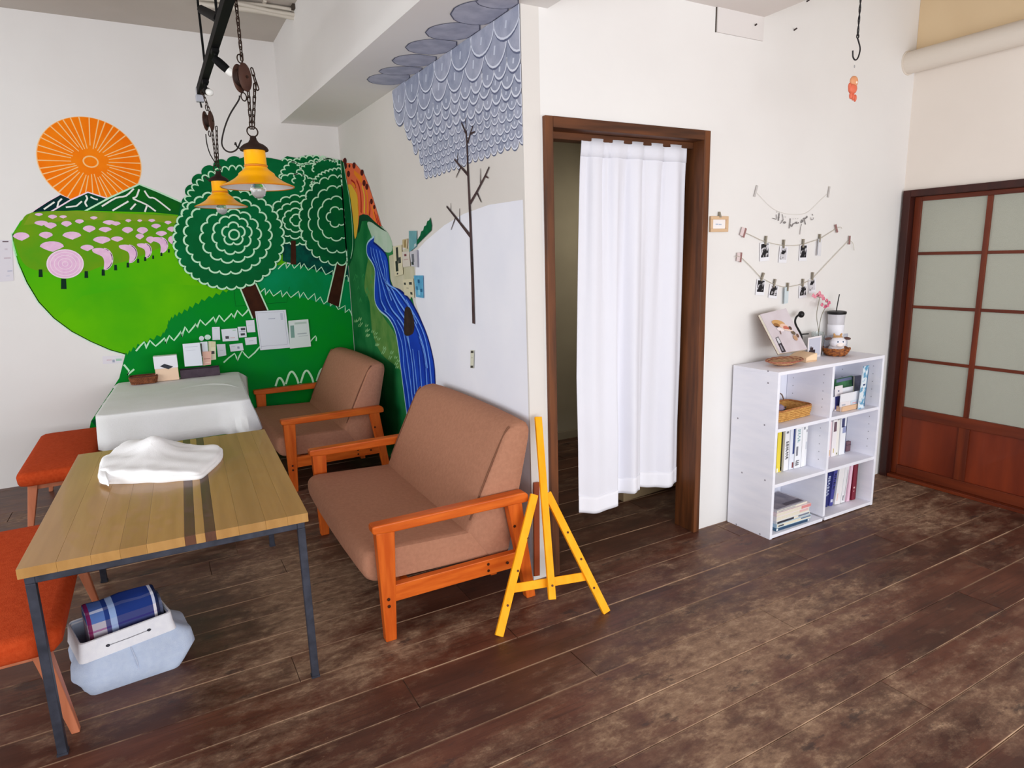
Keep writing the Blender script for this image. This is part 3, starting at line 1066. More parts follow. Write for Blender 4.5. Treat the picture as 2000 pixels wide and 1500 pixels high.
PBM = Plane((1.2, 2.4, beam_z(2.4)), V((0, -(2.585 - 2.488) / (YA - 2.4), 1)))
p = Paint(PBM, .0006)
FE = P_('feather', (168, 172, 192), (190, 193, 210), 14)
FED = P_('feather_edge', (96, 100, 124))
for (tx, ty), rx, w in (((717, 155), 800, 23), ((740, 139), 824, 17), ((766, 118), 852, 24), ((792, 92), 892, 30), ((831, 63), 937, 34), ((880, 27), 992, 48), ((930, 2), 1012, 24)):
    ry = 249.5 - (rx - 662) * .694
    n = 16
    prof = [(i / n, (.62 + .95 * (i / n)) if i / n < .4 else sqrt(max(0, 1 - ((i / n - .4) / .6) ** 2.2))) for i in range(n + 1)]
    pts = [(rx + (tx - rx) * t, ry + (ty - ry) * t - w / 2 * q_) for t, q_ in prof]
    pts += [(rx + (tx - rx) * t, ry + (ty - ry) * t + w / 2 * q_) for t, q_ in prof[::-1][1:]]
    pts = [(x, min(y, 248.5 - (x - 662) * .694)) for x, y in pts]
    p.poly(pts, FE)
    p.line(pts, FED, .006, closed=True)
    p.up()
p.build('painted_feathers', beam, 'grey feathers painted on the underside of the beam')

p = Paint(PB, .0046)
TW = P_('bare_tree', (84, 66, 66), (58, 44, 46), 10)
c8 = lambda x, y: (860 + x * .1734, 220 + y * .1734)
p.line(L_(c8, [(300, 215), (310, 380), (318, 640), (330, 900), (345, 1200), (355, 1480)]) + [(924, 540), (926.5, 632)], TW, .022, taper=(.55, 1.5))
for pts, w in (([(318, 340), (345, 240), (375, 150)], .012), ([(300, 240), (262, 150), (245, 110)], .012), ([(300, 220), (290, 60)], .006), ([(345, 240), (400, 215)], .010),
               ([(318, 700), (220, 590), (165, 525)], .013), ([(235, 620), (185, 730)], .007), ([(200, 560), (205, 450)], .006),
               ([(345, 1020), (420, 890), (510, 720), (558, 612)], .014), ([(460, 800), (460, 630)], .007), ([(510, 710), (550, 738)], .009), ([(420, 900), (470, 1010)], .009),
               ([(345, 1390), (220, 1230), (78, 1055)], .017), ([(125, 1110), (125, 1020)], .006), ([(225, 1230), (225, 1080)], .007), ([(175, 1190), (128, 1320)], .007)):
    p.line(L_(c8, pts), TW, w, taper=(1.2, .6))
p.h = .0048 + .0004
p.build('painted_bare_tree', wb, 'thin bare brown tree painted on the wall')

# ================================================================== FURNITURE
OAK = mat('orange_oak', (192, 82, 20), .4, c2=(216, 106, 34), scale=5, stretch=(1, 8, 8), bump=.06, coat=.06, spec=.2, rand=1)
OAKV = mat('orange_oak_upright', (190, 80, 20), .4, c2=(214, 104, 34), scale=5, stretch=(8, 8, .8), bump=.06, coat=.06, spec=.2, rand=1)
BROWNF = mat('brown_weave', (170, 120, 96), .95, c2=(178, 127, 102), scale=60, bump=.5, bscale=260, spec=.08)
SCREW = mat('dark_screw', (74, 40, 24), .4, .6)
PIPING = mat('brown_piping', (118, 78, 58), .9)


def rounded(poly, r, k=4):
    """round the corners of a 2-D outline; r per corner"""
    out = []
    n = len(poly)
    for i in range(n):
        p0, p1, p2 = V(poly[i - 1]), V(poly[i]), V(poly[(i + 1) % n])
        rr_ = r[i] if isinstance(r, (list, tuple)) else r
        a, c = (p0 - p1), (p2 - p1)
        d = min(rr_, a.length * .45, c.length * .45)
        a, c = p1 + a.normalized() * d, p1 + c.normalized() * d
        for j in range(k + 1):
            t = j / k
            out.append(tuple(a * (1 - t) ** 2 + p1 * 2 * t * (1 - t) + c * t * t))
    return out


def cushion(poly, y0, y1, puff=.012, edge=.02):
    """upholstered block: an x-z outline swept along y with softly rounded ends"""
    n = len(poly)
    cx = sum(p[0] for p in poly) / n
    cz = sum(p[1] for p in poly) / n
    rows_ = []
    st = [(0, -edge * .9), (.35 * edge, -edge * .35), (edge, 0)]
    L = y1 - y0
    ys = [(y0 + a, b) for a, b in st]
    ys += [(y0 + edge + (L - 2 * edge) * t, puff * sin(pi * t) ** .7) for t in (.1, .3, .5, .7, .9)]
    ys += [(y1 - a, b) for a, b in st[::-1]]
    for yy, g in ys:
        row = []
        for (x, z) in poly:
            dx, dz = x - cx, z - cz
            l = sqrt(dx * dx + dz * dz)
            row.append(V((x + dx / l * g, yy, z + dz / l * g)))
        rows_.append(row)
    b = MB().grid(rows_, closed_u=True)
    m = len(rows_)
    b.f.append(tuple(range(n)))
    b.m.append(0)
    b.f.append(tuple(range((m - 1) * n, m * n)))
    b.m.append(0)
    return b


SL = 1.235          # length of a loveseat


def loveseat(label):
    """local frame: x = 0 at the front of the arms, growing to the back; y along the seat, z up"""
    t = T('loveseat', label, 'sofa')
    yi0, yi1 = .068, SL - .068
    seat = rounded([(-.045, .235), (-.055, .375), (.47, .355), (.60, .215)], [.06, .075, .03, .02], 6)
    s_ = cushion(seat, yi0, yi1, .010, .025).build('seat_cushion', BROWNF, t, smooth=50)
    back = rounded([(.395, .345), (.615, .79), (.735, .80), (.60, .20), (.50, .20)], [.02, .07, .06, .02, .02], 6)
    k_ = cushion(back, yi0 - .005, yi1 + .005, .012, .03).build('back_cushion', BROWNF, t, smooth=50)
    for yy in (yi0 + .012, yi1 - .012):
        front = smoothpath([(.425, yy, .40), (.52, yy, .60), (.60, yy, .75), (.628, yy, .785)], 4)
        MB().tube(front, .004, 6).build('piping', PIPING, k_, smooth=60)
    for yy, nm in ((0, 0), (SL - .055, 1)):
        w = .055
        # armrest: a board, thicker and rounded at the front
        prof = rounded([(-.02, .468), (-.02, .502), (.655, .505), (.672, .49), (.672, .458), (.06, .462)], [.012, .012, .01, .01, .01, .01], 3)
        MB().prism(prof, lambda u, v, q: V((u, q, v)), yy, yy + w).build('armrest', OAK, t, bevel=.006, seg=3)
        MB().hexa([(.005, yy + .008, 0), (.050, yy + .008, 0), (.050, yy + w - .008, 0), (.005, yy + w - .008, 0)],
                  [(-.006, yy + .004, .468), (.070, yy + .004, .468), (.070, yy + w - .004, .468), (-.006, yy + w - .004, .468)]).build('leg', OAKV, t, bevel=.004)
        MB().hexa([(.655, yy + .008, 0), (.700, yy + .008, 0), (.700, yy + w - .008, 0), (.655, yy + w - .008, 0)],
                  [(.570, yy + .004, .462), (.640, yy + .004, .462), (.640, yy + w - .004, .462), (.570, yy + w - .004, .462)]).build('leg', OAKV, t, bevel=.004)
        MB().hexa([(.052, yy + .010, .165), (.645, yy + .010, .165), (.645, yy + w - .010, .165), (.052, yy + w - .010, .165)],
                  [(.058, yy + .010, .235), (.625, yy + .010, .235), (.625, yy + w - .010, .235), (.058, yy + w - .010, .235)]).build('side_rail', OAK, t, bevel=.003)
        yo = yy + (.004 if nm == 0 else w - .004)
        d = -1 if nm == 0 else 1
        for x, z in ((.026, .185), (.026, .155), (.60, .36), (.47, .215), (.47, .185), (.56, .20)):
            m_ = Matrix.Rotation(pi / 2, 3, 'X')
            inset = .006 if .06 < x < .56 else 0
            MB().lathe([(.0065, -.002), (.0065, .0015), (0, .002)], 10, (x, yo - d * inset, z), M=Matrix.Rotation(-d * pi / 2, 3, 'X')).build('screw', SCREW, t)
    MB().box(.10, .13, .05, SL - .05, .165, .225).build('cross_rail', OAK, t, bevel=.003)
    MB().box(.50, .53, .05, SL - .05, .135, .195).build('cross_rail', OAK, t, bevel=.003)
    return t


ls1 = loveseat('brown fabric loveseat with orange wooden arms beside the yellow easel')
ls1.location = (.652, 2.275, 0)
ls1.rotation_euler = (0, 0, radians(-.8))
ls2 = clone(ls1)
ls2['label'] = 'brown fabric loveseat tucked into the corner under the painted river'
ls2.location = (.660, 4.262, 0)
ls2.rotation_euler = (0, 0, radians(.3))
for o in (ls1, ls2):
    o['group'] = 'brown loveseats along the wall'

# ---- near table
TW1 = mat('table_ash', (166, 122, 66), .34, c2=(178, 134, 76), scale=3.2, stretch=(9, .6, 4), bump=.03, rand=1, coat=.12)
TW2 = mat('table_walnut', (78, 46, 30), .4, c2=(96, 58, 38), scale=3.2, stretch=(9, .6, 4), rand=1, coat=.12)
TW3 = mat('table_ash_light', (168, 124, 68), .34, c2=(180, 136, 78), scale=3.2, stretch=(9, .6, 4), bump=.03, rand=1, coat=.12)
TW4 = mat('table_ash_grey', (160, 118, 64), .34, c2=(170, 128, 74), scale=3.2, stretch=(9, .6, 4), bump=.03, rand=1, coat=.12)
IRON = mat('black_iron', (50, 52, 62), .5, .4, c2=(66, 68, 80), scale=20)
ZT = .645
cs = [px_z(x, y, ZT) for x, y in ((44, 1108), (600, 1004), (519, 841), (148, 885))]
ctr = sum(cs, V()) / 4
ang = -radians(2.3)
W_ = ((cs[1] - cs[0]).length + (cs[2] - cs[3]).length) / 2
L2 = ((cs[3] - cs[0]).length + (cs[2] - cs[1]).length) / 2
tb = T('dining_table', 'butcher-block wooden table with two dark stripes and a black iron frame', 'table', (ctr.x, ctr.y, 0), ang)
th = .032
hw, hl = W_ / 2, L2 / 2
cuts = [-hw, -hw + .098, -hw + .185, -hw + .262, -hw + .335, .028, .060, .088, .120, .190, .275, .345, hw]
kinds = [TW1, TW3, TW1, TW4, TW1, TW2, TW3, TW2, TW1, TW1, TW4, TW3]
kinds = [TW1, TW3, TW1, TW4, TW3, TW2, TW3, TW2, TW1, TW4, TW1, TW3]
for a, c, m in zip(cuts[:-1], cuts[1:], kinds):
    MB().box(a + .0001, c - .0001, -hl, hl, ZT - th, ZT).build('plank', m, tb, bevel=.0007)
fw = .026
b = MB()
zf = ZT - th
for x in (-hw + .012, hw - .012 - fw):
    b.box(x, x + fw, -hl + .012, hl - .012, zf - fw, zf)
for yy in (-hl + .012, hl - .012 - fw):
    b.box(-hw + .012 + fw, hw - .012 - fw, yy, yy + fw, zf - fw, zf)
b.build('iron_frame', IRON, tb, bevel=.002)
for x in (-hw + .012, hw - .012 - fw):
    for yy in (-hl + .012, hl - .012 - fw):
        o = MB().box(x, x + fw, yy, yy + fw, .004, zf - fw).build('leg', IRON, tb, bevel=.002)
        MB().box(x - .002, x + fw + .002, yy - .002, yy + fw + .002, 0, .008).build('foot_plate', IRON, o)

# ---- far table under a cloth
LINEN = mat('table_linen', (228, 229, 230), .85, c2=(222, 223, 222), scale=5, bump=.25, bscale=160)
ZF = .68
f0 = [px_z(x, y, ZF) for x, y in ((197, 808), (497, 781), (452, 728), (214, 748))]
fc = sum(f0, V()) / 4
fa = -radians(3.5)
FW_, FL_ = .80, 1.17
fc = V((.088, 4.815, 0))
ft = T('cafe_table', 'dark framed table under the pale cloth by the painted wall', 'table', (fc.x, fc.y, 0), fa)
MB().box(-FW_ / 2, FW_ / 2, -FL_ / 2, FL_ / 2, ZF - .04, ZF - .006).build('table_top', TW1, ft, bevel=.003)
for sx in (-1, 1):
    for sy in (-1, 1):
        x, yy = sx * (FW_ / 2 - .03), sy * (FL_ / 2 - .03)
        MB().box(x - .015, x + .015, yy - .015, yy + .015, 0, ZF - .04).build('leg', mat('dark_leg', (42, 36, 34), .5), ft, bevel=.002)
# the cloth: top, skirt, folded corners
rr = random.Random(4)
NS = 120
hx, hy, cr = FW_ / 2 + .006, FL_ / 2 + .006, .03


def rrect(t, hx, hy, r):
    """point and outward normal at arc fraction t round a rounded rectangle"""
    per = [2 * (hx - r), pi * r / 2, 2 * (hy - r), pi * r / 2] * 2
    per = [2 * (hx - r), pi * r / 2, 2 * (hy - r), pi * r / 2, 2 * (hx - r), pi * r / 2, 2 * (hy - r), pi * r / 2]
    s = t * sum(per)
    cn = [(hx - r, -hy + r), (hx - r, hy - r), (-hx + r, hy - r), (-hx + r, -hy + r)]
    st = [((-hx + r, -hy), (1, 0), (0, -1)), None, ((hx, -hy + r), (0, 1), (1, 0)), None, ((hx - r, hy), (-1, 0), (0, 1)), None, ((-hx, hy - r), (0, -1), (-1, 0)), None]
    for i, l in enumerate(per):
        if s <= l or i == 7:
            if i % 2 == 0:
                (x, y), (dx, dy), n = st[i]
                return V((x + dx * s, y + dy * s)), V(n)
            c = cn[i // 2]
            a = -pi / 2 + (i // 2) * pi / 2 + s / r
            return V((c[0] + r * cos(a), c[1] + r * sin(a))), V((cos(a), sin(a)))
        s -= l


rows_ = []
drop = []
for i in range(NS):
    pnt, nn = rrect(i / NS, hx, hy, cr)
    corner = max(0, 1 - (abs(abs(pnt.x) - hx) + abs(abs(pnt.y) - hy)) / .16)
    front = pnt.y < -hy + .05
    d = .205 - .02 * pnt.x if nn.y < -.5 else .20
    if pnt.x < -hx + .02 and pnt.y > -hy + .03:
        d = .02
    if pnt.y > hy - .03:
        d = .05
    drop.append((pnt, nn, corner, d))
for lev in (0, .02, .05, .14, .25, .45, .7, 1.0):
    row = []
    for i, (pnt, nn, corner, d) in enumerate(drop):
        wob = (.010 * sin(i * .9) + .016 * sin(i * .31 + 1)) * (.12 if nn.y < -.5 and pnt.x < hx - .1 else .8)
        if pnt.x < 0:
            corner *= .15
        out = .007 * min(1, lev * 22) + (wob * (.2 + .8 * lev) + corner * .055 * lev) * min(1, lev * 3)
        if corner > .2:
            out += .018 * lev * sin(i * 2.6)
        z = ZF - .0005 - d * max(0, lev - .02) - (.002 if lev > 0 else 0)
        pp = pnt + nn * max(out, .003 if lev else 0)
        row.append(V((pp.x, pp.y, z)))
    rows_.append(row)
tc = T('tablecloth', 'pale linen tablecloth hanging over the table by the painted wall', 'tablecloth', (fc.x, fc.y, 0), fa)
b = MB().grid(rows_, closed_u=True)
inner = [V((p.x * .55, p.y * .55, ZF + .0008)) for i, p in enumerate(rows_[0])]
b.grid([rows_[0], [p * 1 for p in [V((q_.x * .985, q_.y * .988, ZF + .0004)) for q_ in rows_[0]]], inner, [V((0, 0, ZF + .0008))] * NS], closed_u=True)
b.build('cloth', LINEN, tc, smooth=38, solid=.0015)
# a soft crease standing up across the cloth
cr_ = smoothpath([(.0, .05, ZF), (.15, .12, ZF), (.28, .06, ZF), (.37, -.12, ZF)], 6)
b = MB()
rowsA = []
for i, p in enumerate(cr_):
    t = i / (len(cr_) - 1)
    h = .006 * sin(pi * t)
    rowsA.append([p + V((0, -.03, .0012)), p + V((0, -.012, .0015 + h * .6)), p + V((0, 0, .002 + h)), p + V((0, .012, .0015 + h * .6)), p + V((0, .03, .0012))])
b.grid(rowsA).build('crease', LINEN, tc, smooth=60)

# ---- two orange benches
ORF = mat('orange_felt', (176, 62, 26), .95, c2=(188, 72, 34), scale=60, bump=.4, bscale=240, spec=.08)
PALEW = mat('pinkish_beech', (188, 110, 76), .5, c2=(204, 126, 92), scale=5, stretch=(6, 6, .6))


def bench(label, loc, rz, w, l):
    t = T('bench', label, 'bench', loc, rz, 'orange padded benches')
    z0, z1 = .325, .40
    prof = []
    for zz, ins in ((z0, .012), (z0 + .012, .002), (z1 - .028, 0), (z1 - .012, .006), (z1 - .003, .018), (z1, .035)):
        prof.append((zz, ins))
    rows_ = []
    for zz, ins in prof:
        row = []
        for i in range(64):
            p, n = rrect(i / 64, w / 2 - ins, l / 2 - ins, .05 - ins * .5)
            row.append(V((p.x, p.y, zz)))
        rows_.append(row)
    b = MB().grid(rows_, closed_u=True)
    b.grid([rows_[-1], [V((p.x * .7, p.y * .8, z1 + .006)) for p in rows_[-1]], [V((0, 0, z1 + .008))] * 64], closed_u=True)
    b.add(rows_[0], [tuple(range(64))])
    b.build('seat', ORF, t, smooth=60)
    MB().box(-w / 2 + .05, w / 2 - .05, -l / 2 + .07, l / 2 - .07, .285, .325).build('apron', PALEW, t, bevel=.004)
    for sx in (-1, 1):
        for sy in (-1, 1):
            a = V((sx * (w / 2 - .07), sy * (l / 2 - .085), .325))
            e = V((sx * (w / 2 - .012), sy * (l / 2 - .07), 0))
            MB().hexa([e + V((x, y_, 0)) for x, y_ in ((-.012, -.014), (.012, -.014), (.012, .014), (-.012, .014))],
                      [a + V((x, y_, 0)) for x, y_ in ((-.024, -.028), (.024, -.028), (.024, .028), (-.024, .028))]).build('leg', PALEW, t, bevel=.003)
    return t


bench('orange padded bench cut off by the photo beside the striped table', (-.595, 2.83, 0), 0, .44, 1.10)
bench('orange padded bench against the white wall beside the cloth-covered table', (-.585, 4.80, 0), radians(0), .38, 1.06)

# ---- easel leaning on the wall corner
YEL = mat('yellow_easel_wood', (252, 164, 14), .5, c2=(255, 178, 32), scale=5, stretch=(5, 5, .8), spec=.12)
F1, F2 = px_z(974, 1242, 0), px_z(1184, 1196, 0)
TP = px_y(1048, 816, 2.372)
EP = Plane(F1, (F2 - F1).cross(TP - F1))
en = EP.n
ez = T('easel', 'low yellow wooden easel leaning against the wall corner', 'easel', ((F1.x + F2.x) / 2, (F1.y + F2.y) / 2, 0))


def slat(a, c, w, t, lift, mtl, nm, par=ez, wr=None):
    a, c = V(a), V(c)
    d = (c - a).normalized()
    s = d.cross(en).normalized()
    q = lambda p, ww: [p - s * ww / 2 + en * lift, p + s * ww / 2 + en * lift, p + s * ww / 2 + en * (lift + t), p - s * ww / 2 + en * (lift + t)]
    return MB().hexa(q(a, w), q(c, wr or w)).build(nm, mtl, par, world=True, bevel=.002)


at = lambda x, y: EP.at(x, y)
J = at(1053, 968)
slat(at(1075, 1170), TP, .031, .018, .012, YEL, 'centre_post')
la = slat(F1 + V((0, 0, .0)), at(1043, 966), .034, .018, -.006, YEL, 'leg')
lb = slat(F2, at(1068, 963), .034, .018, -.006, YEL, 'leg')
slat(at(1000, 1150), at(1150, 1125), .036, .014, -.020, YEL, 'crossbar')
EN = Matrix((en.orthogonal().normalized(), en.cross(en.orthogonal().normalized()), en)).transposed()
for o, pts in ((la, ((1030, 1052), (1010, 1115), (990, 1182))), (lb, ((1107, 1040), (1133, 1092), (1158, 1148)))):
    for x, yy in pts:
        MB().lathe([(.005, 0), (.005, .0016), (.002, .002), (0, .0022)], 10, at(x, yy) + en * .0125, M=EN).build('peg_hole', SCREW, o, world=True)
MB().lathe([(.005, 0), (.005, .0016), (0, .002)], 10, at(1074, 1143) + en * .0303, M=EN).build('screw', SCREW, ez, world=True)
back = slat(TP - V((0, 0, .30)) - en * .012, V((TP.x - .02, 2.36, .04)), .028, .014, -.02, mat('red_brown_prop', (150, 66, 26), .5), 'back_leg')

# ---- doorway curtain
CUR = mat('white_curtain', (230, 230, 239), .85, bump=.08, scale=400, spec=.1)
yc = YC + .055
tl, tr = px_y(1136, 258, yc), px_y(1342, 275, yc)
ct = T('curtain', 'white pleated curtain drawn across most of the doorway', 'curtain', ((tl.x + tr.x) / 2, yc, .3))
NU, NV = 96, 26
bot = [(0, 985), (.16, 986), (.40, 978), (.47, 955), (.62, 972), (.74, 950), (.83, 932), (.92, 940), (1.0, 948)]
topz = DZ - .062


def cx_(u, v):
    xt = tl.x + (tr.x - tl.x) * u
    xb0, xb1 = px_y(1122, 985, yc).x, px_y(1331, 948, yc).x
    xb = xb0 + (xb1 - xb0) * u
    s = min(1, v * 1.6) ** .8
    return xt + (xb - xt) * s


def cz_(u, v):
    bz = .272 - .02 * sin(u * 9)
    return topz + (bz - topz) * v


def cy_(u, v):
    st = [(0, -.035), (.12, -.045), (.31, -.05), (.35, .02), (.42, .03), (.50, -.02), (.58, .0), (.66, .055), (.8, .05), (.92, .02), (1.0, .035)]
    for (a, fa_), (b_, fb_) in zip(st[:-1], st[1:]):
        if u <= b_:
            t = (u - a) / (b_ - a)
            t = t * t * (3 - 2 * t)
            f = fa_ + (fb_ - fa_) * t
            break
    f *= min(1, v * 1.25) * 1.1
    f += sin(u * 2 * pi * 5.3 + .4) * .012 * (1 - .55 * v)
    for c0 in (.07, .21, .26, .43, .58, .78):
        f += .016 * max(0, 1 - abs(u - c0) / .022) * max(0, 1 - v * 2.2)
    return yc + f * min(1, .22 + v * 9)


P = [[V((cx_(i / NU, j / NV), cy_(i / NU, j / NV), cz_(i / NU, j / NV))) for i in range(NU + 1)] for j in range(NV + 1)]
MB().grid(P).build('panel', CUR, ct, world=True, smooth=80, solid=.0015)
vh = 1 - .085 / (topz - .272)
P = [[V((cx_(i / NU, v), cy_(i / NU, v) - .0022, cz_(i / NU, v))) for i in range(NU + 1)] for v in [vh + (1.0005 - vh) * k / 5 for k in range(6)]]
MB().grid(P).build('hem', mat('curtain_hem', (240, 240, 248), .85), ct, world=True, smooth=80, solid=.0015)
P = [[V((cx_(i / NU, v), cy_(i / NU, v) - .0022, cz_(i / NU, v))) for i in range(NU + 1)] for v in (0, .02, .045)]
MB().grid(P).build('heading_tape', CUR, ct, world=True, smooth=80, solid=.0015)
MB().tube([(DX0 + .041, yc + .012, topz + .008), (DX1 - .041, yc + .012, topz + .008)], .006, 10).build('rod', mat('white_rod', (220, 216, 210), .4), ct, world=True, smooth=40)

# ---- things glimpsed in the corridor
t = T('storage_box', 'beige lidded box on the dark corridor floor under the curtain', 'box', (2.62, 3.10, 0), radians(4))
BG = mat('beige_board', (150, 128, 98), .7)
MB().box(-.24, .24, -.15, .15, 0, .10).build('body', BG, t, bevel=.006)
MB().box(-.25, .25, -.16, .16, .10, .125).build('lid', mat('dark_lid', (52, 42, 36), .6), t, bevel=.008)
t = T('floor_cushion', 'red cushion glimpsed behind the curtain by the door jamb', 'cushion', (2.78, 3.12, .125), radians(10))
RED = mat('red_cotton', (170, 56, 30), .9, c2=(150, 44, 26), scale=40, bump=.3)
P = []
for zz, s in ((0, .82), (.02, .96), (.045, 1), (.07, .96), (.088, .8), (.094, .4), (.095, .02)):
    P.append([V((q[0].x * s, q[0].y * s, zz)) for q in [rrect(i / 40, .13, .14, .03) for i in range(40)]])
MB().grid(P, closed_u=True).add(P[0], [tuple(range(40))]).build('cover', RED, t, smooth=60)
MB().tube([V((q[0].x * 1.005, q[0].y * 1.005, .045)) for q in [rrect(i / 40, .13, .14, .03) for i in range(40)]], .004, 6, closed=True).build('piping', RED, t, smooth=60)

# ================================================================== BOOKCASE AND ITS THINGS
SHW = mat('white_board', (243, 243, 252), .5, c2=(236, 237, 248), scale=4, stretch=(1, 1, 6))
SHE = mat('white_edge', (240, 240, 244), .45)
BX0, BX1, BY0, BY1, BZ = 2.690, 3.586, 2.100, 2.388, .897
BXM = 3.132
bk = T('bookcase', 'low white six-cube bookcase against the wall under the photo strings', 'bookcase', ((BX0 + BX1) / 2, (BY0 + BY1) / 2, 0))
pt_ = .018
for nm, a in (('side_panel', (BX0, BX0 + pt_, BY0, BY1, 0, BZ - pt_)), ('side_panel', (BX1 - pt_, BX1, BY0, BY1, 0, BZ - pt_)), ('divider', (BXM - .009, BXM + .009, BY0, BY1 - .01, .03, BZ - pt_)),
              ('top_panel', (BX0, BX1, BY0, BY1, BZ - pt_, BZ))):
    MB().box(*a).build(nm, SHW, bk, world=True, bevel=.0015)
MB().box(BX0 + pt_, BX1 - pt_, BY1 - .008, BY1 - .003, .0, BZ - pt_).build('back_panel', mat('white_back', (232, 234, 246), .5), bk, world=True)
SZ = [.018, .300, .598]
for z in SZ:
    for a, c in ((BX0 + pt_, BXM - .009), (BXM + .009, BX1 - pt_)):
        MB().box(a, c, BY0 + (.0 if z < .1 else .004), BY1 - .009, z - .018 + (.004 if z < .1 else 0), z + (.004 if z < .1 else 0)).build('shelf', SHW, bk, world=True, bevel=.001)
Z0, Z1, Z2 = .0235, .3015, .5995
HOLE = mat('shelf_hole', (150, 150, 160), .6)
b = MB()
for x in (BX0 + pt_ + .0004, BX1 - pt_ - .0004, BXM - .0094, BXM + .0094):
    for yy in (BY0 + .05, BY1 - .05):
        for k in range(5):
            for zz in (Z1, Z2):
                z = zz + .05 + k * .045
                if z < zz + .26:
                    b.lathe([(.003, 0), (0, .0002)], 6, (x, yy, z), M=Matrix.Rotation(pi / 2, 3, 'Y'))
b.build('peg_holes', HOLE, bk, world=True)['kind'] = 'stuff'
for px, py in ((1441, 817), (1493, 830), (1449, 923), (1494, 938), (1438, 1024), (1500, 725), (1484, 1043), (1500, 748)):
    q_ = px_x(px, py, BX0 - .0002)
    if BY0 < q_.y < BY1 and q_.z < BZ:
        MB().lathe([(.005, 0), (0, .0008)], 8, q_, M=Matrix.Rotation(-pi / 2, 3, 'Y')).build('screw_cap', mat('screw_cap', (150, 146, 156), .5), bk, world=True)

PAGE = mat('book_pages', (236, 230, 214), .8, c2=(222, 214, 196), scale=40, stretch=(30, 1, 1))
INK = mat('ink_dark', (44, 46, 58), .6)
INKG = mat('ink_grey', (120, 122, 132), .6)


def colr(c):
    return mat('cover_%d_%d_%d' % c, c, .45)


def book(label, x0, x1, zb, h, y0, d, cov, tilt=0, marks=(), group='books in the white bookcase'):
    """upright book, spine towards the room; tilt leans its top to the right"""
    w = x1 - x0
    t = T('book', label, 'book', (x0, y0, zb + w * sin(radians(tilt))), 0, group)
    t.rotation_euler = (0, radians(tilt), 0)
    b = MB()
    c = .0018 if w > .012 else .001
    b.box(0, c, 0, d, 0, h).box(w - c, w, 0, d, 0, h).box(c, w - c, 0, .0025, 0, h)
    b.build('cover', colr(cov), t, bevel=.0006, seg=1)
    MB().box(c, w - c, .0026, d - .004, .003, h - .003).build('pages', PAGE, t)
    if marks:
        by = {}
        for (u0, u1, v0, v1, m) in marks:
            by.setdefault(m, MB()).box(u0 * w, u1 * w, -.0005, 0, v0 * h, v1 * h)
        for m, bb in by.items():
            bb.build('spine_print', colr(m), t)
    return t


def glyphs(u0, u1, v0, v1, n, m, seed=1):
    r = random.Random(seed)
    out = []
    for i in range(n):
        a = v0 + (v1 - v0) * i / n
        e = a + (v1 - v0) / n * .72
        out.append((u0, u0 + (u1 - u0) * r.uniform(.5, 1), a, a + (e - a) * .3, m))
        out.append((u0 + (u1 - u0) * r.uniform(0, .4), u1, a + (e - a) * .5, e, m))
    return out


D_, G_ = (40, 42, 54), (130, 132, 142)
book('slim white book with small grey lettering first in the middle left cube', 2.818, 2.866, Z1, .232, 2.225, .13, (232, 232, 236), 0, glyphs(.3, .8, .5, .95, 7, G_, 2) + [(.1, .9, .04, .2, (120, 150, 186))])
book('yellow spined book in the middle left cube', 2.870, 2.910, Z1, .232, 2.222, .13, (238, 216, 74), 0, [(.72, 1, .02, 1, (40, 38, 36)), (.74, .98, .05, .12, (196, 110, 50)), (0, .3, 0, .1, (248, 244, 220))])
book('white book with bold black lettering down its spine', 2.924, 2.962, Z1, .236, 2.218, .13, (238, 238, 242), 0, glyphs(.2, .85, .28, .72, 7, D_, 5) + [(.25, .75, .9, .95, G_)])
book('white book with a dark blue stripe on its spine', 2.965, 3.003, Z1, .242, 2.216, .13, (228, 232, 242), 0, [(.62, 1, .36, 1, (46, 62, 120)), (.6, .95, .03, .16, (120, 60, 60))])
book('thick white book with grey lettering and a black flourish', 3.006, 3.058, Z1, .242, 2.212, .13, (236, 238, 242), 0, glyphs(.25, .7, .62, .94, 4, (140, 176, 180), 9) + [(.15, .45, .3, .52, G_)] + glyphs(.1, .75, .06, .2, 3, D_, 4))
book('plain white book with a grey cap in the middle left cube', 3.060, 3.087, Z1, .240, 2.210, .13, (242, 242, 244), 0, [(.3, .7, .9, .96, G_)])
book('narrow white booklet last in the middle left cube', 3.089, 3.104, Z1, .236, 2.212, .13, (234, 234, 236), 0, [(.3, .7, .84, .9, G_), (.2, .8, .42, .6, (200, 204, 212))])

book('slim pale pink booklet in the middle right cube', 3.330, 3.352, Z1, .212, 2.235, .12, (238, 214, 220), 0, [(.2, .8, .04, .2, (206, 170, 110))])
book('white book with a brown label near its top', 3.356, 3.394, Z1, .222, 2.230, .12, (240, 236, 238), 0, [(.2, .85, .68, .94, (110, 84, 96)), (.35, .55, .1, .22, (200, 180, 110))])
book('plain cream book in the middle right cube', 3.397, 3.420, Z1, .214, 2.232, .12, (240, 236, 228), 0, [(.3, .7, .03, .08, (120, 120, 80))])
book('white book with a navy picture on its spine', 3.424, 3.478, Z1, .226, 2.226, .12, (238, 240, 244), 0, [(.1, .6, .74, .98, (60, 64, 108)), (.3, 1, .58, .76, (150, 158, 196)), (.9, 1, .02, .98, (80, 88, 120))])
t = T('small_case', 'small brown case standing beside the white books', 'case', (3.535, 2.24, Z1))
MB().box(-.02, .02, 0, .02, 0, .062).build('body', mat('brown_case', (112, 82, 92), .5), t, bevel=.005)
MB().box(-.0201, .0201, -.0004, .0204, .040, .043).build('seam', INK, t)

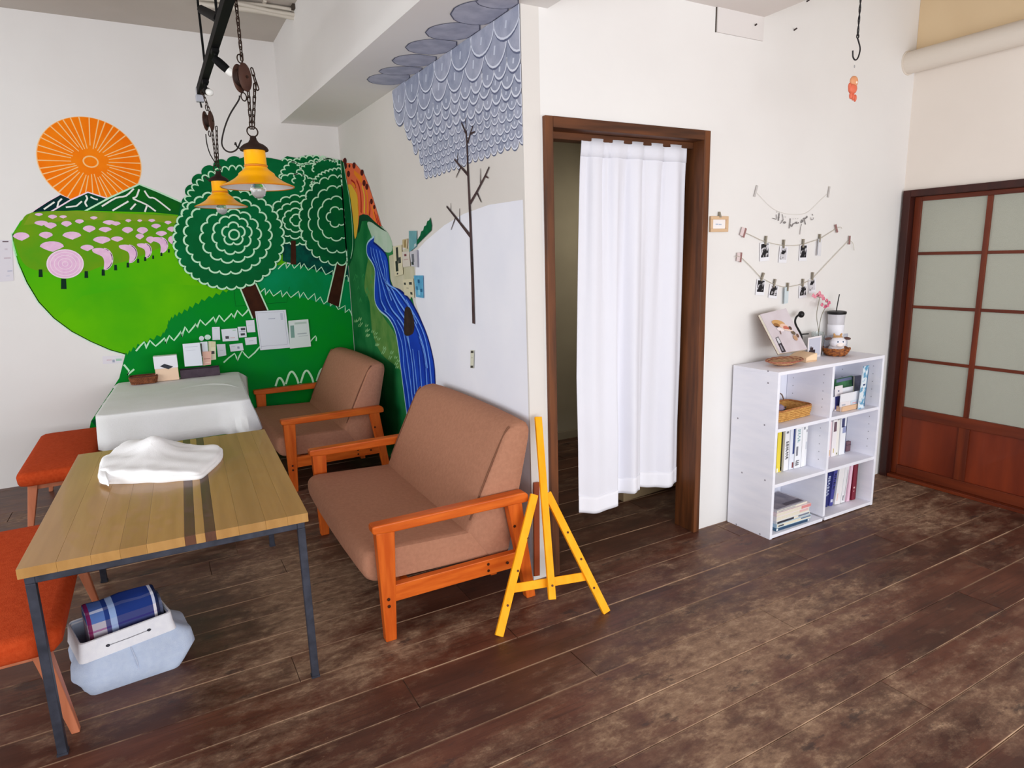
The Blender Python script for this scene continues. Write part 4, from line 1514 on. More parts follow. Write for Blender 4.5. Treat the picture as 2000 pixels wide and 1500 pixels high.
book('navy book with pale lettering leaning in the bottom right cube', 3.256, 3.288, Z0, .226, 2.185, .15, (42, 48, 110), 5, glyphs(.15, .8, .3, .85, 6, (190, 200, 226), 3))
book('violet blue book leaning on the pale books', 3.296, 3.326, Z0, .224, 2.180, .15, (70, 72, 150), 7, glyphs(.2, .8, .45, .9, 4, (36, 36, 66), 6) + [(.2, .8, .1, .18, (210, 214, 236))])
book('thick white book leaning in the bottom right cube', 3.338, 3.388, Z0, .222, 2.175, .15, (240, 238, 240), 6.5, [(.2, .4, .1, .3, (240, 210, 200))])
book('second white book with thin grey edge lines', 3.393, 3.432, Z0, .222, 2.175, .15, (234, 234, 238), 6, [(.7, .78, .05, .9, G_), (.3, .55, .06, .2, (140, 140, 150))])
book('pink spined book in the bottom right cube', 3.442, 3.472, Z0, .236, 2.172, .15, (236, 196, 216), 3.5, [(.05, .15, .02, .98, (170, 150, 160))])
book('dark red book upright in the bottom right cube', 3.489, 3.527, Z0, .240, 2.170, .15, (124, 30, 50), 1, [(.25, .6, .3, .34, (226, 190, 190)), (.3, .5, .22, .24, (226, 190, 190)), (.75, 1, .02, .98, (104, 36, 46))])
book('thin brown booklet beside the dark red book', 3.534, 3.545, Z0, .224, 2.180, .14, (120, 96, 86), 1)


def magazine(label, x0, y0, w, d, z, h, cov, rz=0, marks=()):
    t = T('magazine', label, 'magazine', (x0, y0, z), radians(rz), 'magazines piled in the bottom left cube')
    MB().box(0, w, 0, d, 0, h * .10).box(0, w, 0, d, h * .9, h).box(0, .0015, 0, d, h * .1, h * .9).build('cover', colr(cov), t)
    MB().box(.0016, w - .002, .001, d - .002, h * .1, h * .9).build('pages', PAGE if cov[0] > 150 else mat('pages_white', (232, 234, 238), .8), t)
    by = {}
    for (u0, u1, v0, v1, m) in marks:
        by.setdefault(m, MB()).box(u0 * w, u1 * w, -.0006, .0006, v0 * h, v1 * h)
    for m, bb in by.items():
        bb.build('edge_print', colr(m), t)
    return t


z = Z0
for lab, w, h, cov, mk in (('dark teal edged magazine at the bottom of the pile', .265, .016, (70, 110, 140), [(.06, .95, .1, .9, (52, 78, 108))]),
                           ('light blue magazine second from the bottom of the pile', .275, .022, (176, 208, 230), [(.05, .2, .3, .6, (70, 80, 100)), (.7, .98, .5, .8, (110, 130, 160))]),
                           ('white magazine with a black band low in the pile', .272, .016, (222, 228, 236), [(.02, .5, .1, .8, (60, 62, 74)), (.64, .96, .3, .8, (120, 130, 150))]),
                           ('thick white catalogue in the middle of the pile', .270, .026, (240, 238, 240), [(.7, .95, .4, .9, (232, 190, 190))]),
                           ('pink edged magazine near the top of the pile', .280, .020, (240, 220, 222), [(.72, 1, .1, .9, (226, 150, 150))])):
    magazine(lab, 2.762 + random.uniform(-.004, .004), 2.118, w, .20, z, h, cov, random.uniform(-1.5, 1.5), mk)
    z += h + .0006
tp = magazine('grey photo magazine on top of the pile', 2.765, 2.122, .255, .19, z, .012, (210, 208, 214), 1, [(.05, .6, .3, .6, (170, 170, 176))])
b = MB().box(.012, .24, .012, .178, .012, .0124)
b.build('cover_photo', mat('grey_cover_photo', (120, 116, 128), .4, c2=(160, 150, 156), scale=14), tp)
b = MB().box(.1, .24, .02, .05, .0124, .0127).box(.05, .12, .13, .15, .0124, .0127)
b.build('cover_band', colr((84, 74, 84)), tp)

# wicker tray in the top left cube
WICK = mat('golden_wicker', (226, 178, 104), .7, c2=(190, 136, 70), scale=50, stretch=(1, 1, 2.5), bump=.7, bscale=90)
WICKB = mat('brown_wicker', (150, 92, 52), .7, c2=(196, 132, 76), scale=60, stretch=(1, 1, 2.5), bump=.7, bscale=90)
REED = mat('grey_reed', (128, 104, 92), .6)


def woven_tray(t, hx, hy, r, h, flare, nst, mtl, mtl2, rim_r=.005, step=.011):
    rows_, n = [], 48
    for i, zz in enumerate([0, .33, .66, 1]):
        rows_.append([V((q[0].x, q[0].y, .003 + h * zz)) for q in [rrect(k / n, hx + flare * zz, hy + flare * zz, r + flare * zz) for k in range(n)]])
    b = MB().grid(rows_, closed_u=True)
    b.add(rows_[0], [tuple(range(n))])
    b.build('body', mtl, t, smooth=40, solid=.004)
    k = 0
    zz = .006
    b = MB()
    while zz < h:
        f = zz / h * flare
        m = 96
        ps = []
        for j in range(m):
            q, nn = rrect(j / m, hx + f, hy + f, r + f)
            o = .003 + .002 * (1 if (j + k) % 2 else -1)
            ps.append(V((q.x + nn.x * o, q.y + nn.y * o, zz)))
        b.tube(ps, step * .42, 5, closed=True)
        zz += step
        k += 1
    b.build('weave', mtl, t, smooth=60)
    b = MB()
    ps = [V((q[0].x, q[0].y, h + .003)) for q in [rrect(j / 64, hx + flare, hy + flare, r + flare) for j in range(64)]]
    b.tube(ps, rim_r, 6, closed=True)
    b.build('rim', mtl2, t, smooth=60)


t = T('wicker_tray', 'golden wicker tray with a thin arched handle in the top left cube', 'basket', (2.952, 2.262, Z2), radians(3))
woven_tray(t, .138, .070, .02, .058, .010, 0, WICK, WICKB)
MB().tube(smoothpath([(.02, .078, .06), (.03, .08, .085), (.06, .082, .104), (.095, .082, .098), (.118, .080, .06)], 5), .0035, 6).build('handle', REED, t, smooth=60)
t = T('folded_cloth', 'small mauve cloth lying in the golden wicker tray', 'cloth', (2.862, 2.222, Z2 + .052), radians(10))
P = [[V((.035 * cos(a) * s * (1 + .1 * sin(3 * a)), .030 * sin(a) * s, zz)) for a in [2 * pi * i / 20 for i in range(20)]] for s, zz in ((.9, 0), (1, .012), (.85, .026), (.5, .034), (.02, .036))]
MB().grid(P, closed_u=True).add(P[0], [tuple(range(20))]).build('cloth', mat('mauve_cloth', (156, 138, 160), .9, c2=(120, 106, 128), scale=20), t, smooth=70)
MB().box(-.004, .010, -.032, -.030, .008, .014).box(.012, .022, -.030, -.027, .018, .026).build('print', INK, t)
t = T('price_card', 'thin white card standing behind the mauve cloth', 'card', (2.850, 2.255, Z2 + .008), radians(-20))
MB().hexa([(-.03, 0, 0), (.03, 0, 0), (.03, .0012, 0), (-.03, .0012, 0)], [(-.03, .02, .135), (-.012, .02, .135), (-.012, .0212, .135), (-.03, .0212, .135)]).build('card', mat('card_white', (234, 228, 232), .6), t)
MB().box(-.028, .028, -.0006, 0, .01, .012).build('print', INKG, t)


def px_card(name, label, cat, quad, Y, th, mtl, marks=(), group=None, lean=0, floor=None):
    """upright flat thing standing in a plane parallel to the back wall; quad = TL, TR, BR, BL pixels; marks in 0-1 of the face"""
    A = [px_y(x, y, Y) for x, y in quad]
    # keep it straight: use averaged rectangle with the quad's in-plane tilt
    t = T(name, label, cat, tuple((A[2] + A[3]) / 2), 0, group)
    if lean:
        for k in (0, 1):
            A[k] = px_y(quad[k][0], quad[k][1], Y + lean)
    if floor is not None:
        A[2].z = A[3].z = floor
    n = (A[1] - A[0]).cross(A[3] - A[0]).normalized()
    if n.y > 0:
        n = -n
    bk_ = [p - n * th for p in A]
    MB().hexa(A, bk_).build('card', mtl, t, world=True)
    by = {}
    for (u0, u1, v0, v1, m) in marks:
        f = lambda u, v: (A[0] * (1 - u) + A[1] * u) * (1 - v) + (A[3] * (1 - u) + A[2] * u) * v
        by.setdefault(m, MB())
        l = .0004 + .0003 * list(by).index(m)
        by[m].hexa([f(u0, v0) + n * l, f(u1, v0) + n * l, f(u1, v1) + n * l, f(u0, v1) + n * l],
                                    [f(u0, v0) + n * .0001, f(u1, v0) + n * .0001, f(u1, v1) + n * .0001, f(u0, v1) + n * .0001])
    for m, bb in by.items():
        bb.build('print', colr(m) if isinstance(m, tuple) else m, t, world=True)
    return t, A, n


# things in the top right cube
GRN = mat('forest_print', (30, 84, 56), .5, c2=(70, 128, 84), scale=18)
px_card('book', 'dark green picture book propped at the back of the top right cube', 'book', [(1632, 741), (1665, 734), (1665, 777), (1632, 792)], 2.206, .010, GRN,
        [(.05, .95, .02, .12, (110, 116, 150)), (.45, .95, .62, .66, (90, 150, 110)), (.1, .3, .3, .34, (120, 170, 130))], lean=.02, floor=Z2)
px_card('book', 'black covered booklet propped beside the green picture book', 'book', [(1667, 735), (1682, 733), (1681, 768), (1667, 771)], 2.203, .008, mat('black_cover', (40, 42, 56), .5, c2=(74, 74, 92), scale=20),
        [(.02, .1, .0, 1, (200, 200, 170)), (.3, .8, .55, .6, (200, 200, 210))], lean=.015, floor=Z2)
px_card('postcard', 'navy and white postcard in front of the green picture book', 'postcard', [(1631, 755), (1646, 752), (1647, 784), (1631, 788)], 2.178, .001, mat('card_white', (234, 228, 232), .6),
        [(.04, .9, .42, .95, (50, 54, 118)), (.4, .55, .18, .24, (90, 94, 130)), (.75, .85, .5, .58, (220, 224, 240))], floor=Z2)
px_card('leaflet', 'tall blue and white patterned leaflet leaning in the top right cube', 'leaflet', [(1687, 716), (1698, 713), (1687, 806), (1675, 808)], 2.128, .004, mat('blue_leaf_print', (226, 236, 244), .5, c2=(96, 160, 198), scale=34, lo=.45, hi=.58),
        [(.86, 1, .04, .96, (60, 110, 150)), (.3, .7, .42, .46, (70, 90, 130))], floor=Z2)
t = T('postcard_rack', 'low white postcard rack on a wooden foot in the top right cube', 'rack', (px_y(1658, 806, 2.15).x, 2.16, Z2))
xr0, xr1 = px_y(1640, 800, 2.15).x, px_y(1676, 800, 2.15).x
MB().box(xr0, xr1, 2.150, 2.153, Z2 + .028, Z2 + .10).build('front', mat('rack_white', (236, 236, 242), .5), t, world=True)
MB().box(xr0, xr1, 2.19, 2.193, Z2 + .028, Z2 + .12).build('back', mat('rack_white', (236, 236, 242), .5), t, world=True)
MB().box(xr0 + .01, xr1 - .02, 2.140, 2.20, Z2, Z2 + .028).build('wooden_foot', mat('pale_wood', (222, 184, 150), .5), t, world=True, bevel=.002)
px_card('postcard', 'white postcard with dark bold print on the left of the rack', 'postcard', [(1642, 786), (1660, 783), (1660, 806), (1642, 809)], 2.148, .001, mat('card_white', (234, 228, 232), .6),
        [(.1, .9, .62, .86, (60, 64, 88)), (.1, .5, .2, .3, (170, 176, 190)), (.6, .9, .66, .8, (110, 114, 140))])
px_card('postcard', 'pale blue postcard with a small dark picture on the rack', 'postcard', [(1662, 783), (1676, 780), (1676, 803), (1662, 806)], 2.148, .001, mat('card_blue', (206, 220, 234), .6),
        [(.15, .85, .5, .84, (70, 80, 110)), (.2, .8, .16, .24, (220, 170, 180))])
t = T('mug', 'white mug standing at the left of the top right cube', 'mug', (px_y(1633, 800, 2.155).x - .004, 2.20, Z2))
MB().lathe([(.022, 0), (.027, .004), (.030, .03), (.030, .085), (.028, .086), (.026, .03), (0, .012)], 24).build('body', mat('white_glaze', (228, 230, 240), .25), t, smooth=50)
MB().tube(smoothpath([(.029, .0, .07), (.045, .0, .066), (.048, .0, .045), (.040, .0, .026), (.029, .0, .024)], 5), .0035, 8).build('handle', mat('white_glaze', (228, 230, 240), .25), t, smooth=60)

# ---- on top of the bookcase
t = T('woven_plate', 'shallow brown woven plate on the left end of the bookcase', 'plate', (2.895, 2.228, BZ + .004), radians(6))
b = MB()
prof = [(.045, .001), (.075, .004), (.10, .012), (.122, .024), (.125, .026), (.10, .018), (.07, .010), (0, .008)]
b.lathe(prof, 40, sy=.62)
b.build('dish', mat('pale_wicker', (222, 186, 144), .7, c2=(196, 154, 110), scale=50, bump=.6), t, smooth=50)
MB().lathe([(.098, .0185), (.07, .0112), (0, .0095)], 32, sy=.60, cap=False).build('inner_weave', mat('pale_wicker', (214, 176, 130), .7, c2=(190, 146, 100), scale=50, bump=.6), t, smooth=50)
b = MB()
for k in range(5):
    r = .058 + .016 * k
    b.tube([V((r * cos(a), r * sin(a) * .62, .003 + k * .0052 + .0012 * sin(14 * a + k * pi))) for a in [2 * pi * i / 72 for i in range(72)]], .0038, 5, closed=True)
b.build('coils', mat('plum_wicker', (140, 72, 66), .7, c2=(176, 112, 84), scale=60), t, smooth=60)

bl, br, tl_, tr_ = px_y(1524, 690, 2.215), px_y(1577, 682, 2.215), px_y(1485, 614, 2.325), px_y(1535, 602, 2.325)
t = T('picture_book', 'leaning mauve picture book with a painted figure on its cover', 'book', (2.99, 2.26, BZ))
n_ = (br - bl).cross(tl_ - bl).normalized()
if n_.y > 0:
    n_ = -n_
MB().hexa([bl, br, tr_, tl_], [p - n_ * .004 for p in (bl, br, tr_, tl_)]).build('front_cover', mat('mauve_cover', (214, 205, 211), .5, c2=(204, 192, 198), scale=9), t, world=True)
MB().hexa([p - n_ * .0041 for p in (bl, br, tr_, tl_)], [p - n_ * .016 for p in (bl, br, tr_, tl_)]).build('pages', PAGE, t, world=True)
MB().hexa([p - n_ * .0161 for p in (bl, br, tr_, tl_)], [p - n_ * .020 for p in (bl, br, tr_, tl_)]).build('back_cover', mat('brown_cover', (120, 92, 84), .5), t, world=True)
f = lambda u, v, l=.0004: (tl_ * (1 - u) + tr_ * u) * (1 - v) + (bl * (1 - u) + br * u) * v + n_ * l


def blot(m, cu, cv, ru, rv, rot=0, l=.0004, n=16, nm='cover_print'):
    pts = [f(cu + ru * cos(a) * cos(rot) - rv * sin(a) * sin(rot), cv + ru * cos(a) * sin(rot) + rv * sin(a) * cos(rot), l) for a in [2 * pi * i / n for i in range(n)]]
    return pts, m


b = MB()
ms = []
for k, (m, a) in enumerate((((206, 160, 104), (.46, .30, .22, .085)), ((150, 104, 60), (.36, .33, .10, .05)), ((232, 196, 176), (.60, .40, .14, .07)), ((196, 110, 92), (.64, .44, .10, .05)),
                            ((236, 224, 226), (.42, .45, .12, .05)), ((92, 66, 56), (.78, .46, .05, .045)), ((108, 92, 74), (.80, .58, .07, .05)), ((190, 150, 120), (.78, .70, .07, .07)), ((112, 84, 70), (.90, .66, .04, .05)),
                            ((70, 52, 48), (.34, .37, .05, .02)), ((130, 96, 90), (.36, .52, .015, .05)), ((232, 206, 190), (.66, .50, .16, .02)))):
    pts, m = blot(m, *a, rot=.25, l=.0004 + .0002 * k)
    b.add(pts, [tuple(range(len(pts)))], k)
    ms.append(colr(m))
b.build('cover_figure', ms, t, world=True)
b = MB()
b.add([f(.10, .62, .0005), f(.22, .60, .0005), f(.22, .985, .0005), (f(.06, .99, .0005))], [(0, 1, 2, 3)])
b.add([f(.12, .63, .0007), f(.20, .62, .0007), f(.20, .76, .0007), f(.11, .77, .0007)], [(0, 1, 2, 3)], 1)
b.add([f(.12, .80, .0007), f(.16, .80, .0007), f(.16, .95, .0007), f(.10, .95, .0007)], [(0, 1, 2, 3)], 2)
b.build('side_strip', [colr((52, 44, 52)), colr((206, 206, 212)), colr((150, 146, 156))], t, world=True)
t = T('book_stand', 'pale peach wedge holding up the leaning picture book', 'stand', (3.05, 2.25, BZ), radians(-3))
zb = min(bl.z, br.z) - BZ - .012
MB().prism([(-.01, 0), (.075, 0), (.075, .046), (.03, .040), (-.01, .026)], lambda u, v, w: V((u, w, v)), -.05, .065).build('wedge', mat('peach_card', (232, 196, 156), .6, c2=(240, 210, 176), scale=6), t, bevel=.004)
MB().box(-.008, .072, -.0512, -.0504, .006, .009).build('edge_line', colr((206, 164, 126)), t)

px_card('photo_card', 'white bordered card with a dark animal photo on the bookcase', 'photo', [(1578.5, 660), (1605, 655), (1602.5, 697), (1577, 699.5)], 2.288, .0012, mat('card_white', (234, 228, 232), .6),
        [(.08, .92, .07, .90, (196, 198, 214)), (.08, .55, .62, .90, (52, 38, 44)), (.16, .40, .50, .66, (60, 48, 54)), (.2, .26, .44, .54, (60, 48, 54))], floor=BZ)

BLK = mat('black_satin', (26, 24, 26), .4)
t = T('gooseneck_lamp', 'small black gooseneck lamp standing behind the leaning picture book', 'lamp', (px_y(1570, 655, 2.345).x, 2.345, BZ))
yy = 2.345
pts = [px_y(x, y, yy) for x, y in ((1567, 688), (1566, 668), (1565, 655), (1560, 645), (1555, 636), (1553, 628), (1555, 620), (1561, 614))]
MB().tube(smoothpath(pts, 5), .0055, 8).build('neck', BLK, t, world=True, smooth=60)
MB().ball(px_y(1565, 614, yy), (.017, .017, .019), 16, 10).build('head', BLK, t, world=True, smooth=60)
MB().tube([px_y(1565, 653, yy), px_y(1579, 652, yy)], .004, 8).build('bracket', BLK, t, world=True, smooth=60)
MB().lathe([(.03, 0), (.03, .005), (.008, .009), (0, .009)], 20, (pts[0].x, yy, BZ)).build('base', BLK, t, world=True, smooth=40)

GLS = mat('clear_glass', (240, 246, 246), .05, trans=.95)
xv = px_y(1597, 660, 2.325).x
t = T('flower_vase', 'small clear glass vase on the bookcase between the card and the cup', 'vase', (xv, 2.325, BZ))
MB().lathe([(.026, 0), (.028, .004), (.030, .06), (.036, .135), (.034, .135), (.028, .06), (.024, .008), (0, .007)], 24).build('glass', GLS, t, smooth=50)
STEM = mat('stem_green', (120, 116, 96), .6)
PK = mat('pink_petals', (226, 122, 146), .7, c2=(240, 168, 182), scale=60)
PKD = mat('rose_petals', (200, 92, 122), .7, c2=(232, 140, 160), scale=60)
rr = random.Random(8)
for k, (sx_, hx_, lab, pm, heads) in enumerate((((1594, 652), None, 'tall pink flower sprig standing in the glass vase', PK, ((1588, 577), (1596, 576), (1602, 577), (1606, 579), (1600, 572), (1592, 579))),
                                               ((1602, 652), None, 'shorter rose pink flower sprig bending right in the vase', PKD, ((1608, 583), (1614, 587), (1619, 591), (1616, 597), (1611, 599), (1605, 595))))):
    yv = 2.318 + .012 * k
    b0 = px_y(sx_[0], 684, yv)
    b0.x = xv + (.008 if k else -.004)
    b0.z = BZ + .012
    t = T('flower_sprig', lab, 'flower', tuple(b0))
    top = px_y(*heads[2], yv)
    MB().tube(smoothpath([b0, V((xv + (.014 if k else -.004), yv, BZ + .13)), px_y(sx_[0] + (3 if k else 1), 615, yv), top], 6), .0018, 6).build('stem', STEM, t, world=True)
    for hx2 in heads:
        c = px_y(hx2[0], hx2[1], yv + rr.uniform(-.01, .01))
        MB().tube([top + V((0, 0, -.012)), c], .0011, 5).build('stalk', STEM, t, world=True)
        b = MB()
        for j in range(5):
            a = 2 * pi * j / 5 + rr.uniform(0, 1)
            d = V((cos(a), -.35 + .3 * sin(a * 2), sin(a))).normalized()
            b.ball(c + d * .006, (.0062, .0045, .0058), 7, 5)
        b.build('blossom', pm, t, world=True, smooth=60)
for x, y in ((1585, 583), (1604, 594)):
    pass

xcu = px_y(1634, 640, 2.33).x
t = T('tumbler', 'clear cold-drink tumbler with a black lid and straw', 'cup', (xcu, 2.335, BZ))
zt = px_y(1634, 612, 2.335).z - BZ
MB().lathe([(.030, 0), (.032, .004), (.040, zt * .55), (.047, zt), (.0455, zt), (.0385, zt * .55), (.029, .008), (0, .007)], 28).build('cup', mat('frosted_plastic', (246, 244, 250), .3, trans=.45), t, smooth=50)
MB().lathe([(.050, zt - .004), (.052, zt), (.052, zt + .010), (.044, zt + .014), (.006, zt + .014), (0, zt + .014)], 28).build('lid', BLK, t, smooth=40)
zs = px_y(1636, 575, 2.335).z - BZ
MB().tube([(-.008, 0, zt * .55), (-.004, 0, zt + .03), (.002, 0, zt + (zs - zt) * .55), (.012, 0, zs)], .003, 8).build('straw', BLK, t, smooth=60)
MB().lathe([(.0395, .05), (.0405, .052), (.045, zt * .72), (.0438, zt * .72)], 28).build('white_sleeve', mat('white_sleeve', (238, 238, 246), .5), t, smooth=50)

cx0 = px_y(1628, 690, 2.275).x
t = T('woven_bowl', 'small brown woven bowl holding the toy cow', 'basket', (cx0, 2.262, BZ))
MB().lathe([(.035, 0), (.052, .006), (.066, .024), (.072, .044), (.068, .044), (.058, .020), (.03, .008), (0, .007)], 32).build('bowl', WICKB, t, smooth=50)
b = MB()
for k in range(6):
    zz = .006 + k * .0072
    r = .050 + .022 * (k / 5) ** .7
    b.tube([V((r * cos(a), r * sin(a), zz + .002 * sin(10 * a + k * pi))) for a in [2 * pi * i / 60 for i in range(60)]], .0042, 5, closed=True)
b.build('weave', mat('amber_wicker', (176, 106, 50), .65, c2=(112, 60, 36), scale=70, lo=.4, hi=.6), t, smooth=60)
t = T('toy_cow', 'small white plush toy cow with brown ears sitting in the woven bowl', 'toy', (cx0 + .002, 2.262, BZ + .014), radians(-34))
CW = mat('white_plush', (238, 236, 242), .95, sheen=.3, c2=(228, 226, 234), scale=80, bump=.3)
CB = mat('tan_plush', (196, 150, 96), .95, sheen=.3)
CBR = mat('dark_brown_plush', (88, 58, 52), .95, sheen=.3)
MB().ball((0, 0, .024), (.042, .04, .030), 20, 12).build('body', CW, t, smooth=60)
hd = MB().ball((0, -.018, .062), (.044, .038, .034), 22, 14).build('head', CW, t, smooth=60)
MB().ball((0, -.010, .090), (.028, .026, .012), 16, 8).build('forelock', CB, t, smooth=60)
MB().ball((0, -.046, .054), (.022, .014, .015), 16, 10).build('muzzle', mat('cream_plush', (244, 232, 226), .95), t, smooth=60)
for s_ in (-1, 1):
    MB().ball((s_ * .052, -.012, .084), (.020, .010, .009), 14, 8, M=Matrix.Rotation(s_ * .15, 3, 'Y')).build('ear', CBR, t, smooth=60)
    MB().ball((s_ * .018, -.008, .104), (.006, .006, .011), 10, 6, M=Matrix.Rotation(s_ * .4, 3, 'Y')).build('horn', CB, t, smooth=60)
    MB().ball((s_ * .014, -.052, .070), (.0042, .003, .005), 10, 6).build('eye', mat('toy_eye', (52, 80, 110), .2), t, smooth=60)
    MB().ball((s_ * .026, -.036, .018), (.012, .016, .012), 12, 8).build('foot', CB, t, smooth=60)
t, A, n = px_card('acrylic_plate', 'clear acrylic plate standing behind the toy cow', 'stand', [(1611, 656), (1656, 651), (1654, 690), (1609, 695)], 2.318, .003, mat('clear_acrylic', (216, 220, 234), .12, trans=.75), (), floor=BZ)

# ================================================================== ON THE WALLS
PC = Plane((2.7, YC, 0), (0, -1, 0))


def wall_sheet(name, label, cat, plane, quad, mtl, marks=(), th=.0010, lift=.004, group=None, pname='sheet'):
    n = plane.n
    A = [plane.at(x, y, lift + th) for x, y in quad]
    t = T(name, label, cat, tuple(sum(A, V()) / 4 - n * (lift + th)), 0, group)
    MB().hexa(A, [p - n * th for p in A]).build(pname, mtl, t, world=True)
    by = {}
    for (u0, u1, v0, v1, m) in marks:
        f = lambda u, v: (A[0] * (1 - u) + A[1] * u) * (1 - v) + (A[3] * (1 - u) + A[2] * u) * v
        by.setdefault(m, MB())
        l = .0004 + .0003 * list(by).index(m)
        by[m].hexa([f(u, v) + n * l for u, v in ((u0, v0), (u1, v0), (u1, v1), (u0, v1))], [f(u, v) + n * .0001 for u, v in ((u0, v0), (u1, v0), (u1, v1), (u0, v1))])
    for m, bb in by.items():
        bb.build('print', colr(m) if isinstance(m, tuple) else m, t, world=True)
    return t


# small frame by the doorway
t = T('small_picture', 'tiny pale wood picture frame hanging beside the doorway', 'picture', tuple(PC.at(1401, 438)))
o0, o1 = PC.at(1385, 422.5), PC.at(1418.5, 453)
x0, x1, z1, z0 = o0.x, o1.x, o0.z, o1.z
FRW = mat('pale_frame_wood', (216, 182, 146), .5)
w = .016
for nm, a in (('top_rail', (x0, x1, z1 - w, z1)), ('bottom_rail', (x0, x1, z0, z0 + w)), ('side_rail', (x0, x0 + w, z0 + w, z1 - w)), ('side_rail', (x1 - w, x1, z0 + w, z1 - w))):
    MB().box(a[0], a[1], YC - .014, YC - .002, a[2], a[3]).build(nm, FRW, t, world=True, bevel=.0015)
MB().box(x0 + w, x1 - w, YC - .006, YC - .003, z0 + w, z1 - w).build('mount', mat('mount_white', (242, 238, 238), .6), t, world=True)
xm, zm = (x0 + x1) / 2, (z0 + z1) / 2
MB().box(xm - .022, xm - .004, YC - .0066, YC - .006, zm - .003, zm + .002).box(xm, xm + .020, YC - .0066, YC - .006, zm - .004, zm + .001).build('print', colr((176, 186, 206)), t, world=True)
PEG = mat('peg_wood', (150, 142, 128), .6)
MB().hexa([(xm - .005, YC - .02, z1 - .006), (xm + .005, YC - .02, z1 - .006), (xm + .005, YC - .002, z1 - .006), (xm - .005, YC - .002, z1 - .006)],
          [(xm - .004, YC - .012, z1 + .022), (xm + .004, YC - .012, z1 + .022), (xm + .004, YC - .002, z1 + .022), (xm - .004, YC - .002, z1 + .022)]).build('hanging_clip', PEG, t, world=True)

# photo strings
TWINE = mat('jute_twine', (196, 188, 174), .8)
THIN = mat('thin_thread', (224, 220, 214), .8)
cg = lambda x, y: (1420 + x / 7.692, 430 + y / 7.692)
s1 = [(290, 195), (410, 250), (490, 290), (580, 322), (720, 358), (850, 378), (1000, 381), (1140, 362), (1280, 318), (1390, 282), (1500, 215), (1610, 148), (1640, 120)]
s2 = [(215, 560), (360, 700), (500, 850), (600, 910), (705, 960), (800, 992), (905, 1003), (1020, 985), (1130, 958), (1200, 925), (1280, 880), (1500, 650), (1680, 460), (1838, 300)]


def on(p, l):
    return PC.at(p[0], p[1], l)


for pts, lab in ((s1, 'upper jute string pinned across the wall with four photos'), (s2, 'lower jute string pinned across the wall with five photos')):
    o = MB().tube([on(cg(p.x, p.y), .008) for p in smoothpath(pts, 4)], .0017, 5).build('photo_string', TWINE, smooth=60)
    tag(o, lab, 'string', 'photo strings above the bookcase')
TAPE = mat('brown_tape', (150, 108, 106), .5)
TAPEP = mat('pale_tape', (222, 204, 204), .5)
for k, ((x, y), a, lab) in enumerate((((265, 190), .35, 'brown tape at the left end of the upper string'), ((208, 558), .1, 'brown tape at the left end of the lower string'),
                                      ((1645, 125), -.45, 'brown tape at the right end of the upper string'), ((1842, 300), 0, 'brown tape at the right end of the lower string'))):
    c = on(cg(x, y), .011)
    R3 = Matrix.Rotation(a, 3, 'Y')
    t = T('tape_strip', lab, 'tape', tuple(c), 0, 'tape holding the photo strings')
    MB().box(-.007, .007, -.0006, .0006, -.025, .025, M=R3).build('strip', TAPE, t)
    if k < 2:
        MB().box(-.030, -.007, -.0006, .0, -.022, .022, M=R3).build('pale_edge', TAPEP, t)
    if k >= 1:
        d = -1 if k == 1 else 1
        MB().tube(smoothpath([(0, 0, 0), (d * .03, -.003, .008 if k != 3 else -.02), (d * .045, -.003, .0 if k != 3 else -.06)], 5), .0014, 5).build('loose_end', TWINE, t)

